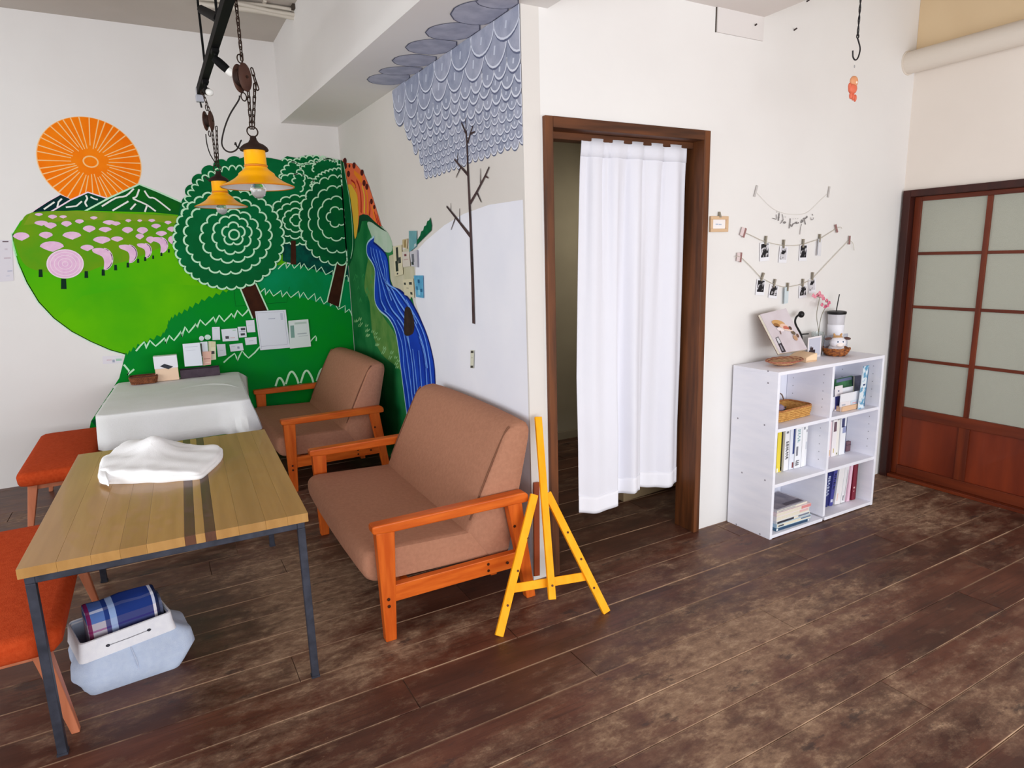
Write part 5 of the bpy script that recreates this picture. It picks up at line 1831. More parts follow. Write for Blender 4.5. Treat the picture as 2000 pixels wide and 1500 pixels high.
PHW = mat('photo_white', (236, 236, 242), .4)
PHB = [mat('photo_dark_%d' % k, (26, 24, 30), .4, c2=(210, 208, 214), scale=sc, lo=lo, hi=lo + .06) for k, (sc, lo) in enumerate(((34, .52), (26, .44), (40, .56), (30, .50), (36, .47)))]
OR4 = ['first', 'second', 'third', 'fourth', 'fifth']
what = [['jagged black shape', 'pale top and black foot', 'dark crowd like picture', 'turned blank back'], ['pale picture and dark corner', 'dark upright figure shape', 'turned pale blue back', 'dark blotchy picture', 'grey trees like picture']]
for row, (cards, pegs) in enumerate((([(500, 335, 640, 612, 3), (778, 395, 898, 640, -4), (1088, 365, 1202, 610, 0), (1332, 285, 1455, 535, -3)], [(580, 300, 5), (850, 355, 0), (1143, 345, 0), (1390, 268, 0)]),
                                    ([(432, 890, 560, 1125, -5), (622, 970, 752, 1172, -8), (835, 1005, 958, 1250, 3), (1085, 985, 1198, 1165, 2), (1232, 880, 1338, 1090, 6)], [(530, 850, 22), (710, 945, 14), (910, 1000, 0), (1138, 940, 0), (1283, 842, 0)]))):
    for k, (x0, y0, x1, y1, tilt) in enumerate(cards):
        a, c = on(cg(x0, (y0 + y1) / 2), .006), on(cg(x1, (y0 + y1) / 2), .006)
        tp_, bt = on(cg((x0 + x1) / 2, y0), .006), on(cg((x0 + x1) / 2, y1), .006)
        w, h = (c.x - a.x), tp_.z - bt.z
        turned = (row, k) in ((0, 3), (1, 2))
        t = T('instant_photo', '%s photo from the left on the %s string, %s' % (OR4[k], 'upper lower'.split()[row], what[row][k]), 'photo',
              ((a.x + c.x) / 2, a.y, bt.z), 0, 'instant photos hanging on the strings')
        t.rotation_euler = (0, radians(-tilt), radians(16) if turned else 0)
        MB().box(-w / 2, w / 2, -.0005, .0005, 0, h).build('card', PHW if (row, k) != (1, 2) else mat('photo_blue', (216, 230, 236), .4), t)
        if not turned:
            MB().box(-w * .39, w * .39, -.0010, -.0005, h * .20, h * .93).build('picture', PHB[(k + row * 2) % 5], t)
        else:
            MB().box(-w * .5, -w * .44, -.0010, -.0005, h * .05, h * .98).build('dark_edge', colr((110, 120, 134)), t)
        px, py, ta = pegs[k]
        c = on(cg(px, py), .009)
        t = T('clothes_peg', 'tiny wooden peg gripping the %s photo on the %s string' % (OR4[k], 'upper lower'.split()[row]), 'peg', tuple(c), 0, 'tiny pegs on the photo strings')
        t.rotation_euler = (0, radians(ta), 0)
        for s_ in (-1, 1):
            MB().hexa([(-.005, s_ * .0015, -.024), (.005, s_ * .0015, -.024), (.005, s_ * .004, -.024), (-.005, s_ * .004, -.024)],
                      [(-.005, s_ * .0025, .022), (.005, s_ * .0025, .022), (.005, s_ * .006, .022), (-.005, s_ * .006, .022)]).build('jaw', PEG, t)
        MB().tube([(-.0055, 0, .002), (.0055, 0, .002)], .0022, 6).build('spring', mat('steel_wire', (120, 120, 124), .35, .9), t)

# lettering garland
cl = lambda x, y: (1460 + x / 11.11, 360 + y / 11.11)
t = T('letter_garland', 'thin garland of black handwritten letters above the photo strings', 'garland', tuple(on((1548, 400), 0)))
MB().tube([on(cl(p.x, p.y), .006) for p in smoothpath([(185, 160), (330, 320), (520, 500), (680, 590), (850, 640), (1000, 655), (1180, 650), (1310, 600), (1410, 520), (1560, 370), (1765, 180)], 4)], .0009, 5).build('thread', THIN, t, world=True)
SCR = mat('letter_ink', (136, 132, 132), .6)
strokes = [([(545, 735), (590, 745), (625, 760), (632, 700), (625, 655)], 1), ([(690, 630), (680, 720), (672, 790)], 1.6), ([(665, 720), (695, 715)], 1.2), ([(755, 650), (770, 720), (765, 790), (715, 850)], .9), ([(735, 800), (790, 770)], .7),
           ([(785, 835), (800, 815), (830, 825), (805, 845), (790, 830)], 1.6), ([(812, 710), (835, 705)], .6),
           ([(928, 740), (925, 820), (903, 955)], 1.4), ([(930, 870), (960, 915), (985, 870), (1020, 850)], 1.5), ([(1030, 850), (1050, 825), (1075, 820), (1060, 850), (1100, 845), (1105, 820)], 1.3),
           ([(1165, 830), (1185, 775), (1200, 800), (1165, 830)], 1.9), ([(1215, 750), (1245, 730), (1235, 770), (1260, 870)], 1.5), ([(1260, 750), (1295, 690), (1290, 730)], 1.4), ([(1175, 860), (1150, 960), (1135, 1090)], .9),
           ([(990, 760), (990, 740)], .5), ([(1045, 755), (1048, 738)], .5), ([(1090, 750), (1095, 735)], .5), ([(1405, 650), (1420, 672)], 1.2), ([(1375, 720), (1385, 770), (1420, 765), (1432, 720)], .8), ([(635, 590), (640, 610)], .8), ([(690, 605), (688, 640)], .6)]
for pts, w in strokes:
    MB().tube([on(cl(p.x, p.y), .006) for p in (smoothpath(pts, 4) if len(pts) > 2 else [V((*q, 0)) for q in pts])], .0018 * w, 5).build('letter_stroke', SCR, t, world=True)
for (x, y), a, lab in (((185, 145), .3, 'pale grey tape at the left end of the letter garland'), ((1768, 165), .12, 'pale grey tape at the right end of the letter garland')):
    o = MB().box(-.006, .006, -.0006, .0006, -.03, .03, M=Matrix.Rotation(a, 3, 'Y')).build('tape_strip', mat('grey_tape', (196, 192, 190), .5), keep=True)
    o.location = on(cl(x, y), .007)
    tag(o, lab, 'tape', 'tape holding the letter garland')

# hook and charm hung from the high ceiling
hp = V((2.884, 1.925, 0))
zc = lambda y: (hp.z + (lambda d: CAM.z + d.z * (hp.y / d.y))(ray(1675, y)))
IRONB = mat('black_hook', (48, 46, 48), .4, .6)
t = T('ceiling_hook', 'black twisted wire hook hanging high above the bookcase', 'hook', (hp.x, hp.y, zc(118)))
z1_, z2_, z3_ = CH, zc(70), zc(118)
b = MB()
for ph in (0, pi):
    b.tube([V((hp.x + .0028 * cos(i * .9 + ph) - .012 * (i / 60), hp.y + .0028 * sin(i * .9 + ph), z1_ + (z2_ - z1_) * i / 60)) for i in range(61)], .0026, 5)
b.build('twisted_wire', IRONB, t, world=True)
x_ = hp.x - .012
b = MB().tube([V((x_ + .007 * sin(a), hp.y, z2_ + .008 - .018 * (1 - cos(a)) / 2 - .0)) for a in [2 * pi * i / 16 for i in range(16)]], .0026, 6, closed=True)
h_ = z2_ - z3_
pts = [(0, -.010), (.010, -.024), (.022, -.045), (.022, -.065), (.010, -h_ + .008), (-.008, -h_), (-.024, -h_ + .012), (-.028, -h_ + .036)]
b.tube(smoothpath([(x_ + a, hp.y, z2_ + c) for a, c in pts], 5), .0032, 8)
b.build('hook', IRONB, t, world=True, smooth=60)
t = T('hanging_charm', 'small coral and orange charm dangling below the ceiling hook', 'charm', (x_ - .008, hp.y, zc(195)))
zA, zB = zc(150), zc(197)
MB().tube([(x_ - .008, hp.y, z3_ + .001), (x_ - .008, hp.y, zA)], .0008, 5).build('thread', THIN, t, world=True)
MB().tube([V((x_ - .008 + .003 * sin(a), hp.y, zc(131) + .006 * cos(a))) for a in [2 * pi * i / 12 for i in range(12)]], .0009, 5, closed=True).build('thread_ring', INKG, t, world=True)
CH1 = mat('orange_charm', (236, 168, 122), .5, trans=.2)
CH2 = mat('coral_charm', (222, 112, 84), .5)
cxm, hh = x_ - .008, zA - zB
MB().ball((cxm + .004, hp.y, zA - hh * .22), (.026, .012, .024), 14, 8).build('upper_body', CH1, t, world=True, smooth=60)
MB().ball((cxm + .008, hp.y - .010, zA - hh * .27), (.006, .004, .006), 10, 6).build('pale_bead', mat('cream_charm', (250, 232, 214), .5), t, world=True, smooth=60)
MB().ball((cxm - .006, hp.y - .002, zA - hh * .55), (.027, .013, .022), 14, 8).build('lower_body', CH2, t, world=True, smooth=60)
for dx, dz in ((-.024, -.45), (.018, -.5), (-.012, -.82), (.004, -.86), (.020, -.90)):
    MB().ball((cxm + dx, hp.y, zA + hh * dz), (.0085, .007, .016), 10, 6).build('limb', CH2, t, world=True, smooth=60)

# ================================================================== THINGS ON AND UNDER THE TABLES
WCL = mat('white_cotton', (250, 250, 252), .9, bump=.25, scale=220, spec=.1)
cc = lambda x, y: (180 + x * .135, 840 + y * .135)
outl = [(90, 700), (112, 600), (125, 495), (230, 468), (330, 370), (450, 285), (520, 240), (600, 225), (760, 235), (920, 228), (1060, 232), (1180, 245), (1450, 262), (1520, 282), (1840, 268), (1885, 320), (1860, 430),
        (1670, 610), (1550, 688), (1280, 710), (1000, 738), (820, 735), (650, 748), (430, 752), (230, 752), (190, 720)]
O = [px_z(*cc(*q), ZT + .008) for q in outl]
O = [V((p.x, p.y, 0)) for p in smoothpath(O, 4, True)]
cen = sum(O, V()) / len(O)
peak = px_z(*cc(930, 330), ZT + .03) - cen
peak2 = px_z(*cc(560, 300), ZT + .03) - cen
ct2 = T('folded_cloth', 'crumpled pile of folded white cloth on the striped table', 'cloth', (cen.x, cen.y, ZT + .0005))
rr = random.Random(12)
rows_ = []
for t, hz in ((1.0, 0), (1.012, .010), (1.0, .022), (.985, .027), (.975, .026), (.968, .036), (.95, .044), (.90, .048), (.82, .050), (.72, .051), (.6, .052), (.47, .053), (.34, .053), (.2, .054), (.08, .054), (.001, .054)):
    row = []
    for i, p in enumerate(O):
        q = (p - cen) * t
        g = .062 * math.exp(-((q.x - peak.x) ** 2 / .0042 + (q.y - peak.y) ** 2 / .0120)) + .022 * math.exp(-((q.x - peak2.x) ** 2 / .003 + (q.y - peak2.y) ** 2 / .006))
        w = .003 * sin(q.x * 26 + q.y * 38) + .0022 * sin(q.x * 60 - q.y * 34 + 1) + .0012 * sin(q.y * 80)
        k = min(1, hz / .045)
        sl_ = 1 - .35 * max(0, min(1, (q.x + .02) / .2))
        row.append(V((q.x, q.y, hz * sl_ + (g + w) * k ** 2)))
    rows_.append(row)
MB().grid(rows_, closed_u=True).build('cloth', WCL, ct2, smooth=70, subsurf=1)
tab = [px_z(*cc(*q), ZT + .03) - cen for q in ((92, 690), (118, 500), (215, 480), (240, 735), (190, 735))]
P = []
for t, z in ((1.0, .014), (1.0, .032), (.8, .040), (.4, .042), (.01, .042)):
    c_ = sum(tab, V()) / len(tab)
    P.append([V((c_.x + (p.x - c_.x) * t, c_.y + (p.y - c_.y) * t, z)) for p in smoothpath(tab, 4, True)])
MB().grid(P, closed_u=True).build('cuff', WCL, ct2, smooth=60)

# fabric storage bin with its turned-down white cuff, under the striped table
BLUE = mat('pale_blue_canvas', (192, 204, 226), .9, c2=(184, 197, 222), scale=50, bump=.4, bscale=300)
CUFF = mat('white_canvas', (236, 236, 242), .85, bump=.2, bscale=260, c2=(230, 230, 238), scale=40)
fb = T('fabric_bin', 'pale blue fabric bin with a white turned-down cuff under the striped table', 'basket', (-.225, 2.67, 0))


def loop(cx, cy, hx, hy, r, rot, z, n=96, fold=0):
    out = []
    for i in range(n):
        q, nn = rrect(i / n, hx, hy, r)
        f = 0
        if fold:
            f = fold * (sin(i * .52 + .6) * .6 + sin(i * .23) * .8)
        q = q + nn * f
        out.append(V((cx + q.x * cos(rot) - q.y * sin(rot), cy + q.x * sin(rot) + q.y * cos(rot), z)))
    return out


ra = radians
Ls = [loop(-.225, 2.665, .150, .125, .03, ra(5), 0), loop(-.225, 2.667, .165, .138, .04, ra(6), .022, fold=.002), loop(-.222, 2.68, .198, .150, .07, ra(10), .060, fold=.006),
      loop(-.226, 2.685, .192, .143, .07, ra(13), .10, fold=.008), loop(-.240, 2.672, .158, .112, .04, ra(15), .140, fold=.002), loop(-.247, 2.667, .147, .103, .02, ra(15), .175), loop(-.247, 2.665, .147, .103, .018, ra(15), .205)]
inn = [loop(-.247, 2.665, .143, .099, .016, ra(15), .205), loop(-.245, 2.667, .142, .098, .016, ra(15), .10), loop(-.23, 2.668, .14, .10, .02, ra(10), .012)]
b = MB().grid(Ls + inn, closed_u=True)
b.add(Ls[0], [tuple(range(96))])
b.add(inn[-1], [tuple(range(96))])
b.build('body', BLUE, fb, world=True, smooth=70)
cu = MB().grid([loop(-.247, 2.665, .1415, .0975, .016, ra(15), .195), loop(-.247, 2.665, .146, .102, .018, ra(15), .209), loop(-.247, 2.665, .151, .107, .018, ra(15), .207),
                loop(-.247, 2.665, .154, .110, .018, ra(15), .17), loop(-.246, 2.666, .160, .115, .02, ra(15), .137), loop(-.246, 2.666, .157, .112, .02, ra(15), .136)], closed_u=True).build('cuff', CUFF, fb, world=True, smooth=50)
R15 = Matrix.Rotation(ra(15), 3, 'Z')
fr = lambda u, z, l: V((-.247, 2.665, 0)) + R15 @ V((u, -.1115 - l, 0)) + V((0, 0, z))
for u in (-.068, .066):
    MB().ball(fr(u, .172, .001), (.007, .004, .005), 10, 6).build('eyelet', mat('dark_eyelet', (60, 62, 72), .4, .7), cu, world=True, smooth=60)
MB().tube([fr(-.06, .172, .0015), fr(0, .171, .0025), fr(.06, .172, .0015)], .0010, 5).build('handle_cord', INKG, cu, world=True)
MB().tube([fr(.0, .134, .006), fr(.006, .09, .036), fr(.01, .05, .03), fr(.01, .008, .016)], .0015, 5).build('seam', mat('seam_blue', (200, 210, 232), .9), fb, world=True)

# plaid blanket folded into the bin
pl = bpy.data.materials.new('blue_plaid')
pl.use_nodes = True
N, L = pl.node_tree.nodes, pl.node_tree.links
b_ = N['Principled BSDF']
b_.inputs['Roughness'].default_value = .95
b_.inputs['Specular IOR Level'].default_value = .08
sx_ = N.new('ShaderNodeSeparateXYZ')
L.new(N.new('ShaderNodeTexCoord').outputs['Object'], sx_.inputs[0])


def pramp(sock, a, c, stops):
    mr = N.new('ShaderNodeMapRange')
    mr.inputs['From Min'].default_value, mr.inputs['From Max'].default_value = a, c
    L.new(sock, mr.inputs['Value'])
    r = N.new('ShaderNodeValToRGB')
    r.color_ramp.interpolation = 'CONSTANT'
    e = r.color_ramp.elements
    while len(e) < len(stops):
        e.new(.5)
    for k, (p_, col) in enumerate(stops):
        e[k].position = p_
        e[k].color = lin(col)
    L.new(mr.outputs[0], r.inputs['Fac'])
    return r.outputs['Color']


NV_, LB, CRM, MAG, WH = (30, 52, 122), (96, 128, 190), (226, 206, 192), (120, 28, 84), (222, 226, 240)
cxp = pramp(sx_.outputs['X'], -.13, .13, [(0, LB), (.05, MAG), (.095, LB), (.26, NV_), (.32, (150, 176, 220)), (.40, NV_), (.86, WH), (.90, (24, 34, 70)), (.95, (150, 160, 190))])
czp = pramp(sx_.outputs['Z'], .05, .28, [(0, CRM), (.60, (190, 96, 110)), (.63, CRM), (.74, (80, 110, 176)), (.88, WH), (.91, (40, 66, 140)), (.965, WH), (.985, (70, 100, 170))])
mx = N.new('ShaderNodeMix')
mx.data_type = 'RGBA'
# the warp colour decides how strongly the weft shows
xw = pramp(sx_.outputs['X'], -.13, .13, [(0, (190, 190, 190)), (.05, (60, 60, 60)), (.095, (200, 200, 200)), (.26, (90, 90, 90)), (.40, (70, 70, 70)), (.86, (150, 150, 150)), (.90, (40, 40, 40))])
L.new(xw, mx.inputs['Factor'])
L.new(cxp, mx.inputs['A'])
L.new(czp, mx.inputs['B'])
L.new(mx.outputs['Result'], b_.inputs['Base Color'])
bt = T('plaid_blanket', 'folded navy and white plaid blanket standing in the fabric bin', 'blanket', (-.238, 2.668, .022), ra(13))
prof = rounded([(-.058, 0), (-.066, .17), (-.054, .255), (.030, .274), (.052, .23), (.054, 0)], [.01, .03, .045, .04, .03, .01], 6)
n_ = len(prof)
rows_ = []
for x, g in ((-.118, -.012), (-.114, -.003), (-.104, .001), (-.06, .003), (0, .002), (.06, .003), (.10, .001), (.112, -.004), (.116, -.014)):
    rows_.append([V((x, yv * (1 + g * 8), zv * (1 + g * (1 if zv > .1 else 0)) + .004 * sin(x * 40 + yv * 30) * (zv > .15) + .10 * (x + .118) * .0)) for yv, zv in prof])
b = MB().grid(rows_, closed_u=True)
b.add(rows_[0], [tuple(range(n_))])
b.add(rows_[-1], [tuple(range(n_))])
b.build('folded_body', pl, bt, smooth=60)
P = [[V((x, yv * .80 - .003, zv * .86 + .004)) for yv, zv in prof] for x in (.112, .126, .128)]
MB().grid(P, closed_u=True).add(P[-1], [tuple(range(n_))]).build('inner_fold', mat('dark_plaid', (24, 26, 40), .95, c2=(110, 118, 150), scale=26), bt, smooth=60)

# ---- things standing at the back of the cloth-covered table
ZC = ZF + .0035


def base_y(x, y):
    return min(px_z(x, y, ZC).y, 5.33)


t = T('wicker_basket', 'small dark brown wicker basket at the back of the cloth-covered table', 'basket', (px_y(280, 735, 5.27).x, 5.27, ZC), 0)
woven_tray(t, .074, .045, .02, .050, .012, 0, mat('dark_wicker', (112, 62, 40), .7, c2=(150, 90, 56), scale=50, bump=.6), mat('dark_wicker_rim', (84, 46, 32), .7), .005, .010)
yb = 5.27
A0, A1 = px_y(305, 739, yb), px_y(350, 737, yb)
wB = (A1.x - A0.x)
hB = px_y(325, 695, yb).z - ZC
t = T('card_box', 'cream box with a white upper half and a black slanted mark', 'box', ((A0.x + A1.x) / 2, yb, ZC), radians(-2))
MB().box(-wB / 2, wB / 2, 0, .07, 0, hB * .5).build('body', mat('peach_box', (236, 204, 176), .6), t, bevel=.002)
MB().box(-wB / 2 - .002, wB / 2 + .002, -.002, .072, hB * .5, hB).build('lid', mat('white_box', (232, 230, 238), .55), t, bevel=.002)
MB().hexa([(-.04, -.0024, hB * .60), (-.01, -.0024, hB * .69), (.045, -.0024, hB * .55), (.012, -.0024, hB * .46)][::-1],
          [(-.04, -.0036, hB * .60), (-.01, -.0036, hB * .69), (.045, -.0036, hB * .55), (.012, -.0036, hB * .46)][::-1]).build('black_mark', INK, t)
yt = 5.29
A0, A1 = px_y(353, 738, yt), px_y(430, 729, yt)
t = T('tray_box', 'dark plum open box holding cards at the back of the cloth-covered table', 'box', ((A0.x + A1.x) / 2, yt, ZC), radians(-1))
wT, dT, hT = A1.x - A0.x, .09, .062
PLUM = mat('dark_plum', (62, 48, 60), .6, c2=(76, 60, 72), scale=20)
for nm, a in (('front_wall', (-wT / 2, wT / 2, 0, .004, 0, hT)), ('back_wall', (-wT / 2, wT / 2, dT - .004, dT, 0, hT)), ('side_wall', (-wT / 2, -wT / 2 + .004, .004, dT - .004, 0, hT)),
              ('side_wall', (wT / 2 - .004, wT / 2, .004, dT - .004, 0, hT)), ('bottom', (-wT / 2 + .004, wT / 2 - .004, .004, dT - .004, 0, .004))):
    MB().box(*a).build(nm, PLUM, t, bevel=.001)
CARDW = mat('card_white', (234, 228, 232), .6)
PAPER = mat('paper_cool', (226, 230, 240), .7)
px_card('menu_card', 'large blank white card standing in the dark plum box', 'card', [(356.5, 672), (390, 669), (396, 713.5), (361, 716)], yt - .004, .0015, PAPER, [(.12, .85, .14, .16, (196, 200, 214)), (.12, .7, .3, .315, (200, 204, 216))])
for lab, quad, m, mk, dy in (('small white card with a dark left edge in the plum box', [(391, 668), (405, 667), (407, 696), (394, 698)], PAPER, [(.0, .2, .1, .95, (70, 60, 60))], .03),
                             ('cream card with a black slanted mark in the plum box', [(407, 666.5), (421, 667), (422, 702), (408, 704)], mat('cream_card', (226, 220, 190), .6), [(.2, .8, .52, .68, (44, 40, 40)), (.3, .95, .02, .3, (214, 206, 168))], .045),
                             ('pink card low in the plum box', [(395, 687), (413, 686), (412, 712), (397, 714)], mat('pink_card', (222, 176, 160), .6), [(.1, .9, .5, .56, (176, 120, 110)), (.2, .9, .78, .86, (236, 200, 184))], .02)):
    px_card('display_card', lab, 'card', quad, yt + dy, .0012, m, mk)

# ---- papers stuck on the painted wall
for lab, quad, m, mk in (
        ('large clear sleeve with a white sheet taped over the painted trunk', [(498, 608), (558, 605), (566.5, 679), (508.5, 684)], PAPER, [(.04, .05, .03, .97, (176, 178, 196)), (.93, .94, .03, .9, (176, 178, 196)), (.05, .94, .04, .048, (186, 188, 204)), (.40, .62, .2, .22, (176, 180, 200)), (.8, .88, .08, .26, (196, 200, 216)), (.05, .93, .90, .91, (186, 188, 204))]),
        ('white leaflet with a green strip taped right of the large sleeve', [(563, 626.5), (602, 623.5), (607.5, 676.5), (566.5, 681)], mat('paper_green_tint', (220, 230, 228), .7), [(.08, .26, .18, .62, (120, 160, 150)), (.3, .9, .08, .15, (180, 200, 190)), (.4, .85, .48, .52, (170, 182, 186)), (.45, .9, .58, .60, (180, 190, 194))]),
        ('upright white card left of the wide card on the green wall', [(414, 639), (429, 638.5), (430, 663.5), (415, 664.5)], PAPER, [(.3, .7, .1, .13, (190, 194, 206))]),
        ('wide white card with a small dark pencil mark on the green wall', [(432, 643.5), (463, 641), (466, 665), (435, 667)], PAPER, [(.2, .42, .58, .80, (60, 60, 66)), (.7, .9, .1, .2, (180, 206, 190)), (.5, .8, .7, .78, (214, 190, 190))]),
        ('small white card with two black marks on the green wall', [(464, 638.5), (480, 637.5), (482, 658), (467, 659.5)], PAPER, [(.35, .9, .12, .34, (50, 50, 60)), (.25, .8, .62, .82, (50, 50, 60)), (.1, .9, .44, .5, (170, 174, 190))]),
        ('white card directly left of the large sleeve', [(480, 626), (496.5, 625), (499, 648.5), (483, 649.5)], PAPER, [(.2, .8, .4, .42, (200, 204, 214))]),
        ('small white card below the card beside the large sleeve', [(478, 660), (501, 658), (502, 672), (480, 674)], PAPER, [(.3, .7, .45, .5, (180, 186, 196))]),
        ('narrow white card low on the green wall under the wide card', [(448, 673), (473.5, 670), (476, 684), (450.5, 687)], PAPER, [(.55, .72, .4, .7, (150, 160, 176)), (.1, .4, .3, .34, (190, 196, 206))]),
        ('upright white card beside the cards in the plum box', [(423, 672.5), (440, 672), (442, 694), (426, 697)], PAPER, [(.3, .7, .5, .54, (200, 204, 214))])):
    wall_sheet('wall_card', lab, 'card', PA, quad, m, mk, lift=.0145)
for (cx_0, cy_0, rx, ry), lab in (((393.5, 661, 4.8, 4.8), 'small round white sticker on the green wall'), ((405.6, 658.6, 6.2, 5), 'oval pale green sticker on the green wall')):
    pts = [PA.at(cx_0 + rx * cos(a), cy_0 + ry * sin(a), .0155) for a in [2 * pi * i / 20 for i in range(20)]]
    o = MB().add(pts + [p + V((0, .001, 0)) for p in pts], [tuple(range(20)), tuple(range(20, 40))] + [(i, (i + 1) % 20, 20 + (i + 1) % 20, 20 + i) for i in range(20)]).build('sticker', PAPER if rx < 5 else mat('mint_paper', (206, 234, 222), .7))
    tag(o, lab, 'sticker')
wall_sheet('notice', 'faint printed notice on the white wall cut off by the photo edge', 'notice', PA, [(-14, 469), (23, 469), (27, 548), (-12, 552)], mat('notice_paper', (222, 218, 226), .7),
           [(.5, .82, .02, .05, (96, 76, 84)), (.55, .9, .42, .45, (196, 180, 190)), (.7, .95, .74, .77, (186, 186, 204)), (.6, .75, .2, .24, (206, 196, 206)), (.62, .8, .86, .88, (200, 200, 214))], lift=.002)
wall_sheet('label_card', 'small white label with faint print beside the lower edge of the painted hill', 'card', PA, [(200, 696), (239, 694), (240, 709), (201, 711)], mat('notice_paper2', (228, 224, 232), .7),
           [(.2, .45, .45, .6, (214, 190, 200)), (.48, .6, .5, .85, (160, 166, 186)), (.66, .95, .4, .7, (160, 200, 180))], lift=.002)

# ---- papers on the alcove wall by the river
for lab, quad, m, mk in (
        ('teal strip of paper on the alcove wall above the grey picture', [(798.5, 451), (813.5, 451), (813.5, 481), (799, 493)], mat('teal_paper', (96, 152, 162), .6, c2=(112, 166, 172), scale=10), [(.7, .95, .78, .95, (190, 200, 204))]),
        ('brown leaf shaped scrap beside the teal strip', [(786, 468), (796, 466), (795, 486), (786, 483)], mat('tan_scrap', (186, 166, 118), .7, c2=(206, 192, 160), scale=26), [(.4, .7, .1, .9, (150, 122, 76))]),
        ('grey and white picture card under the teal strip', [(800, 491), (816, 488), (817, 522), (803, 520)], mat('greyish_card', (200, 198, 208), .6), [(.2, .5, .2, .7, (110, 110, 122)), (.1, .4, .7, .9, (50, 50, 58)), (.9, 1, 0, 1, (150, 146, 164))]),
        ('pale page with small red print beside the grey picture', [(785, 492), (799, 491), (801, 520), (787, 522)], mat('pale_page', (214, 206, 196), .7), [(.3, .6, .15, .3, (130, 70, 80)), (.2, .8, .5, .54, (190, 150, 150))]),
        ('cream sheet with black blotches on the sandy bank', [(767, 482), (784, 478), (787, 536), (771, 540)], mat('cream_sheet', (216, 208, 178), .7), [(.35, .6, .05, .5, (44, 42, 44)), (.2, .5, .5, .85, (40, 38, 40)), (.55, .85, .4, .6, (70, 66, 66)), (.3, .45, .9, .96, (60, 56, 56))]),
        ('cream card with dark dots under the pale page', [(786, 546), (807, 544), (809, 582), (790, 576)], mat('cream_sheet', (216, 208, 178), .7), [(.1, .28, .2, .34, (60, 58, 60)), (.6, .85, .18, .32, (56, 54, 58)), (.65, .85, .72, .86, (56, 54, 58)), (.3, .5, .5, .56, (180, 170, 150))]),
        ('bright blue card on the alcove wall beside the river', [(808, 538), (826, 538), (827, 582), (812.5, 580)], mat('bright_blue_card', (74, 150, 196), .5, c2=(110, 186, 222), scale=16), [(.4, .62, .18, .34, (32, 90, 140)), (.15, .35, .5, .66, (40, 110, 160)), (.65, .9, .6, .74, (44, 104, 150)), (.35, .6, .66, .9, (150, 208, 232))]),
        ('tiny cream tag taped to the alcove wall below the bare tree', [(919, 684), (925.5, 684), (924.5, 719), (918.5, 719)], mat('cream_tag', (214, 214, 196), .6), [(0.1, .9, .03, .16, (70, 66, 62)), (.1, .9, .86, .98, (66, 62, 60)), (.3, .7, .4, .44, (180, 178, 160))])):
    wall_sheet('paper_scrap' if 'scrap' in lab or 'strip' in lab else 'wall_card', lab, 'paper' if 'scrap' in lab or 'strip' in lab else 'card', PB, quad, m, mk, lift=.0068)

# ================================================================== LAMPS AND THEIR TRACK
LAMPY = mat('yellow_enamel', (255, 182, 6), .35, c2=(248, 168, 4), scale=6, coat=.1, spec=.2)
LAMPW = mat('white_enamel', (238, 238, 238), .35)
RUST = mat('rusty_iron', (58, 36, 28), .65, .3, c2=(40, 26, 22), scale=24)
CHN = mat('chain_iron', (56, 40, 32), .5, .6)
CRD = mat('black_cord', (34, 28, 26), .7)
BULB = mat('clear_bulb', (235, 240, 240), .05, trans=.95)
PULW = mat('pulley_wood', (62, 36, 28), .6, c2=(78, 48, 36), scale=14)


def chain(b, a, c, link=.030, r=.0026, wd=.012):
    a, c = V(a), V(c)
    d = c - a
    n = max(2, int(d.length / (link * .74)))
    d.normalize()
    s = d.orthogonal().normalized()
    for i in range(n):
        m = a + (c - a) * ((i + .5) / n)
        q = (s if i % 2 else d.cross(s)).normalized()
        hl = link / 2 - wd * .35
        pts = []
        for j in range(12):
            an = 2 * pi * j / 12
            pts.append(m + q * cos(an) * wd * .5 + d * (sin(an) * wd * .42 + (hl if sin(an) >= 0 else -hl)))
        b.tube(pts, r, 5, closed=True)


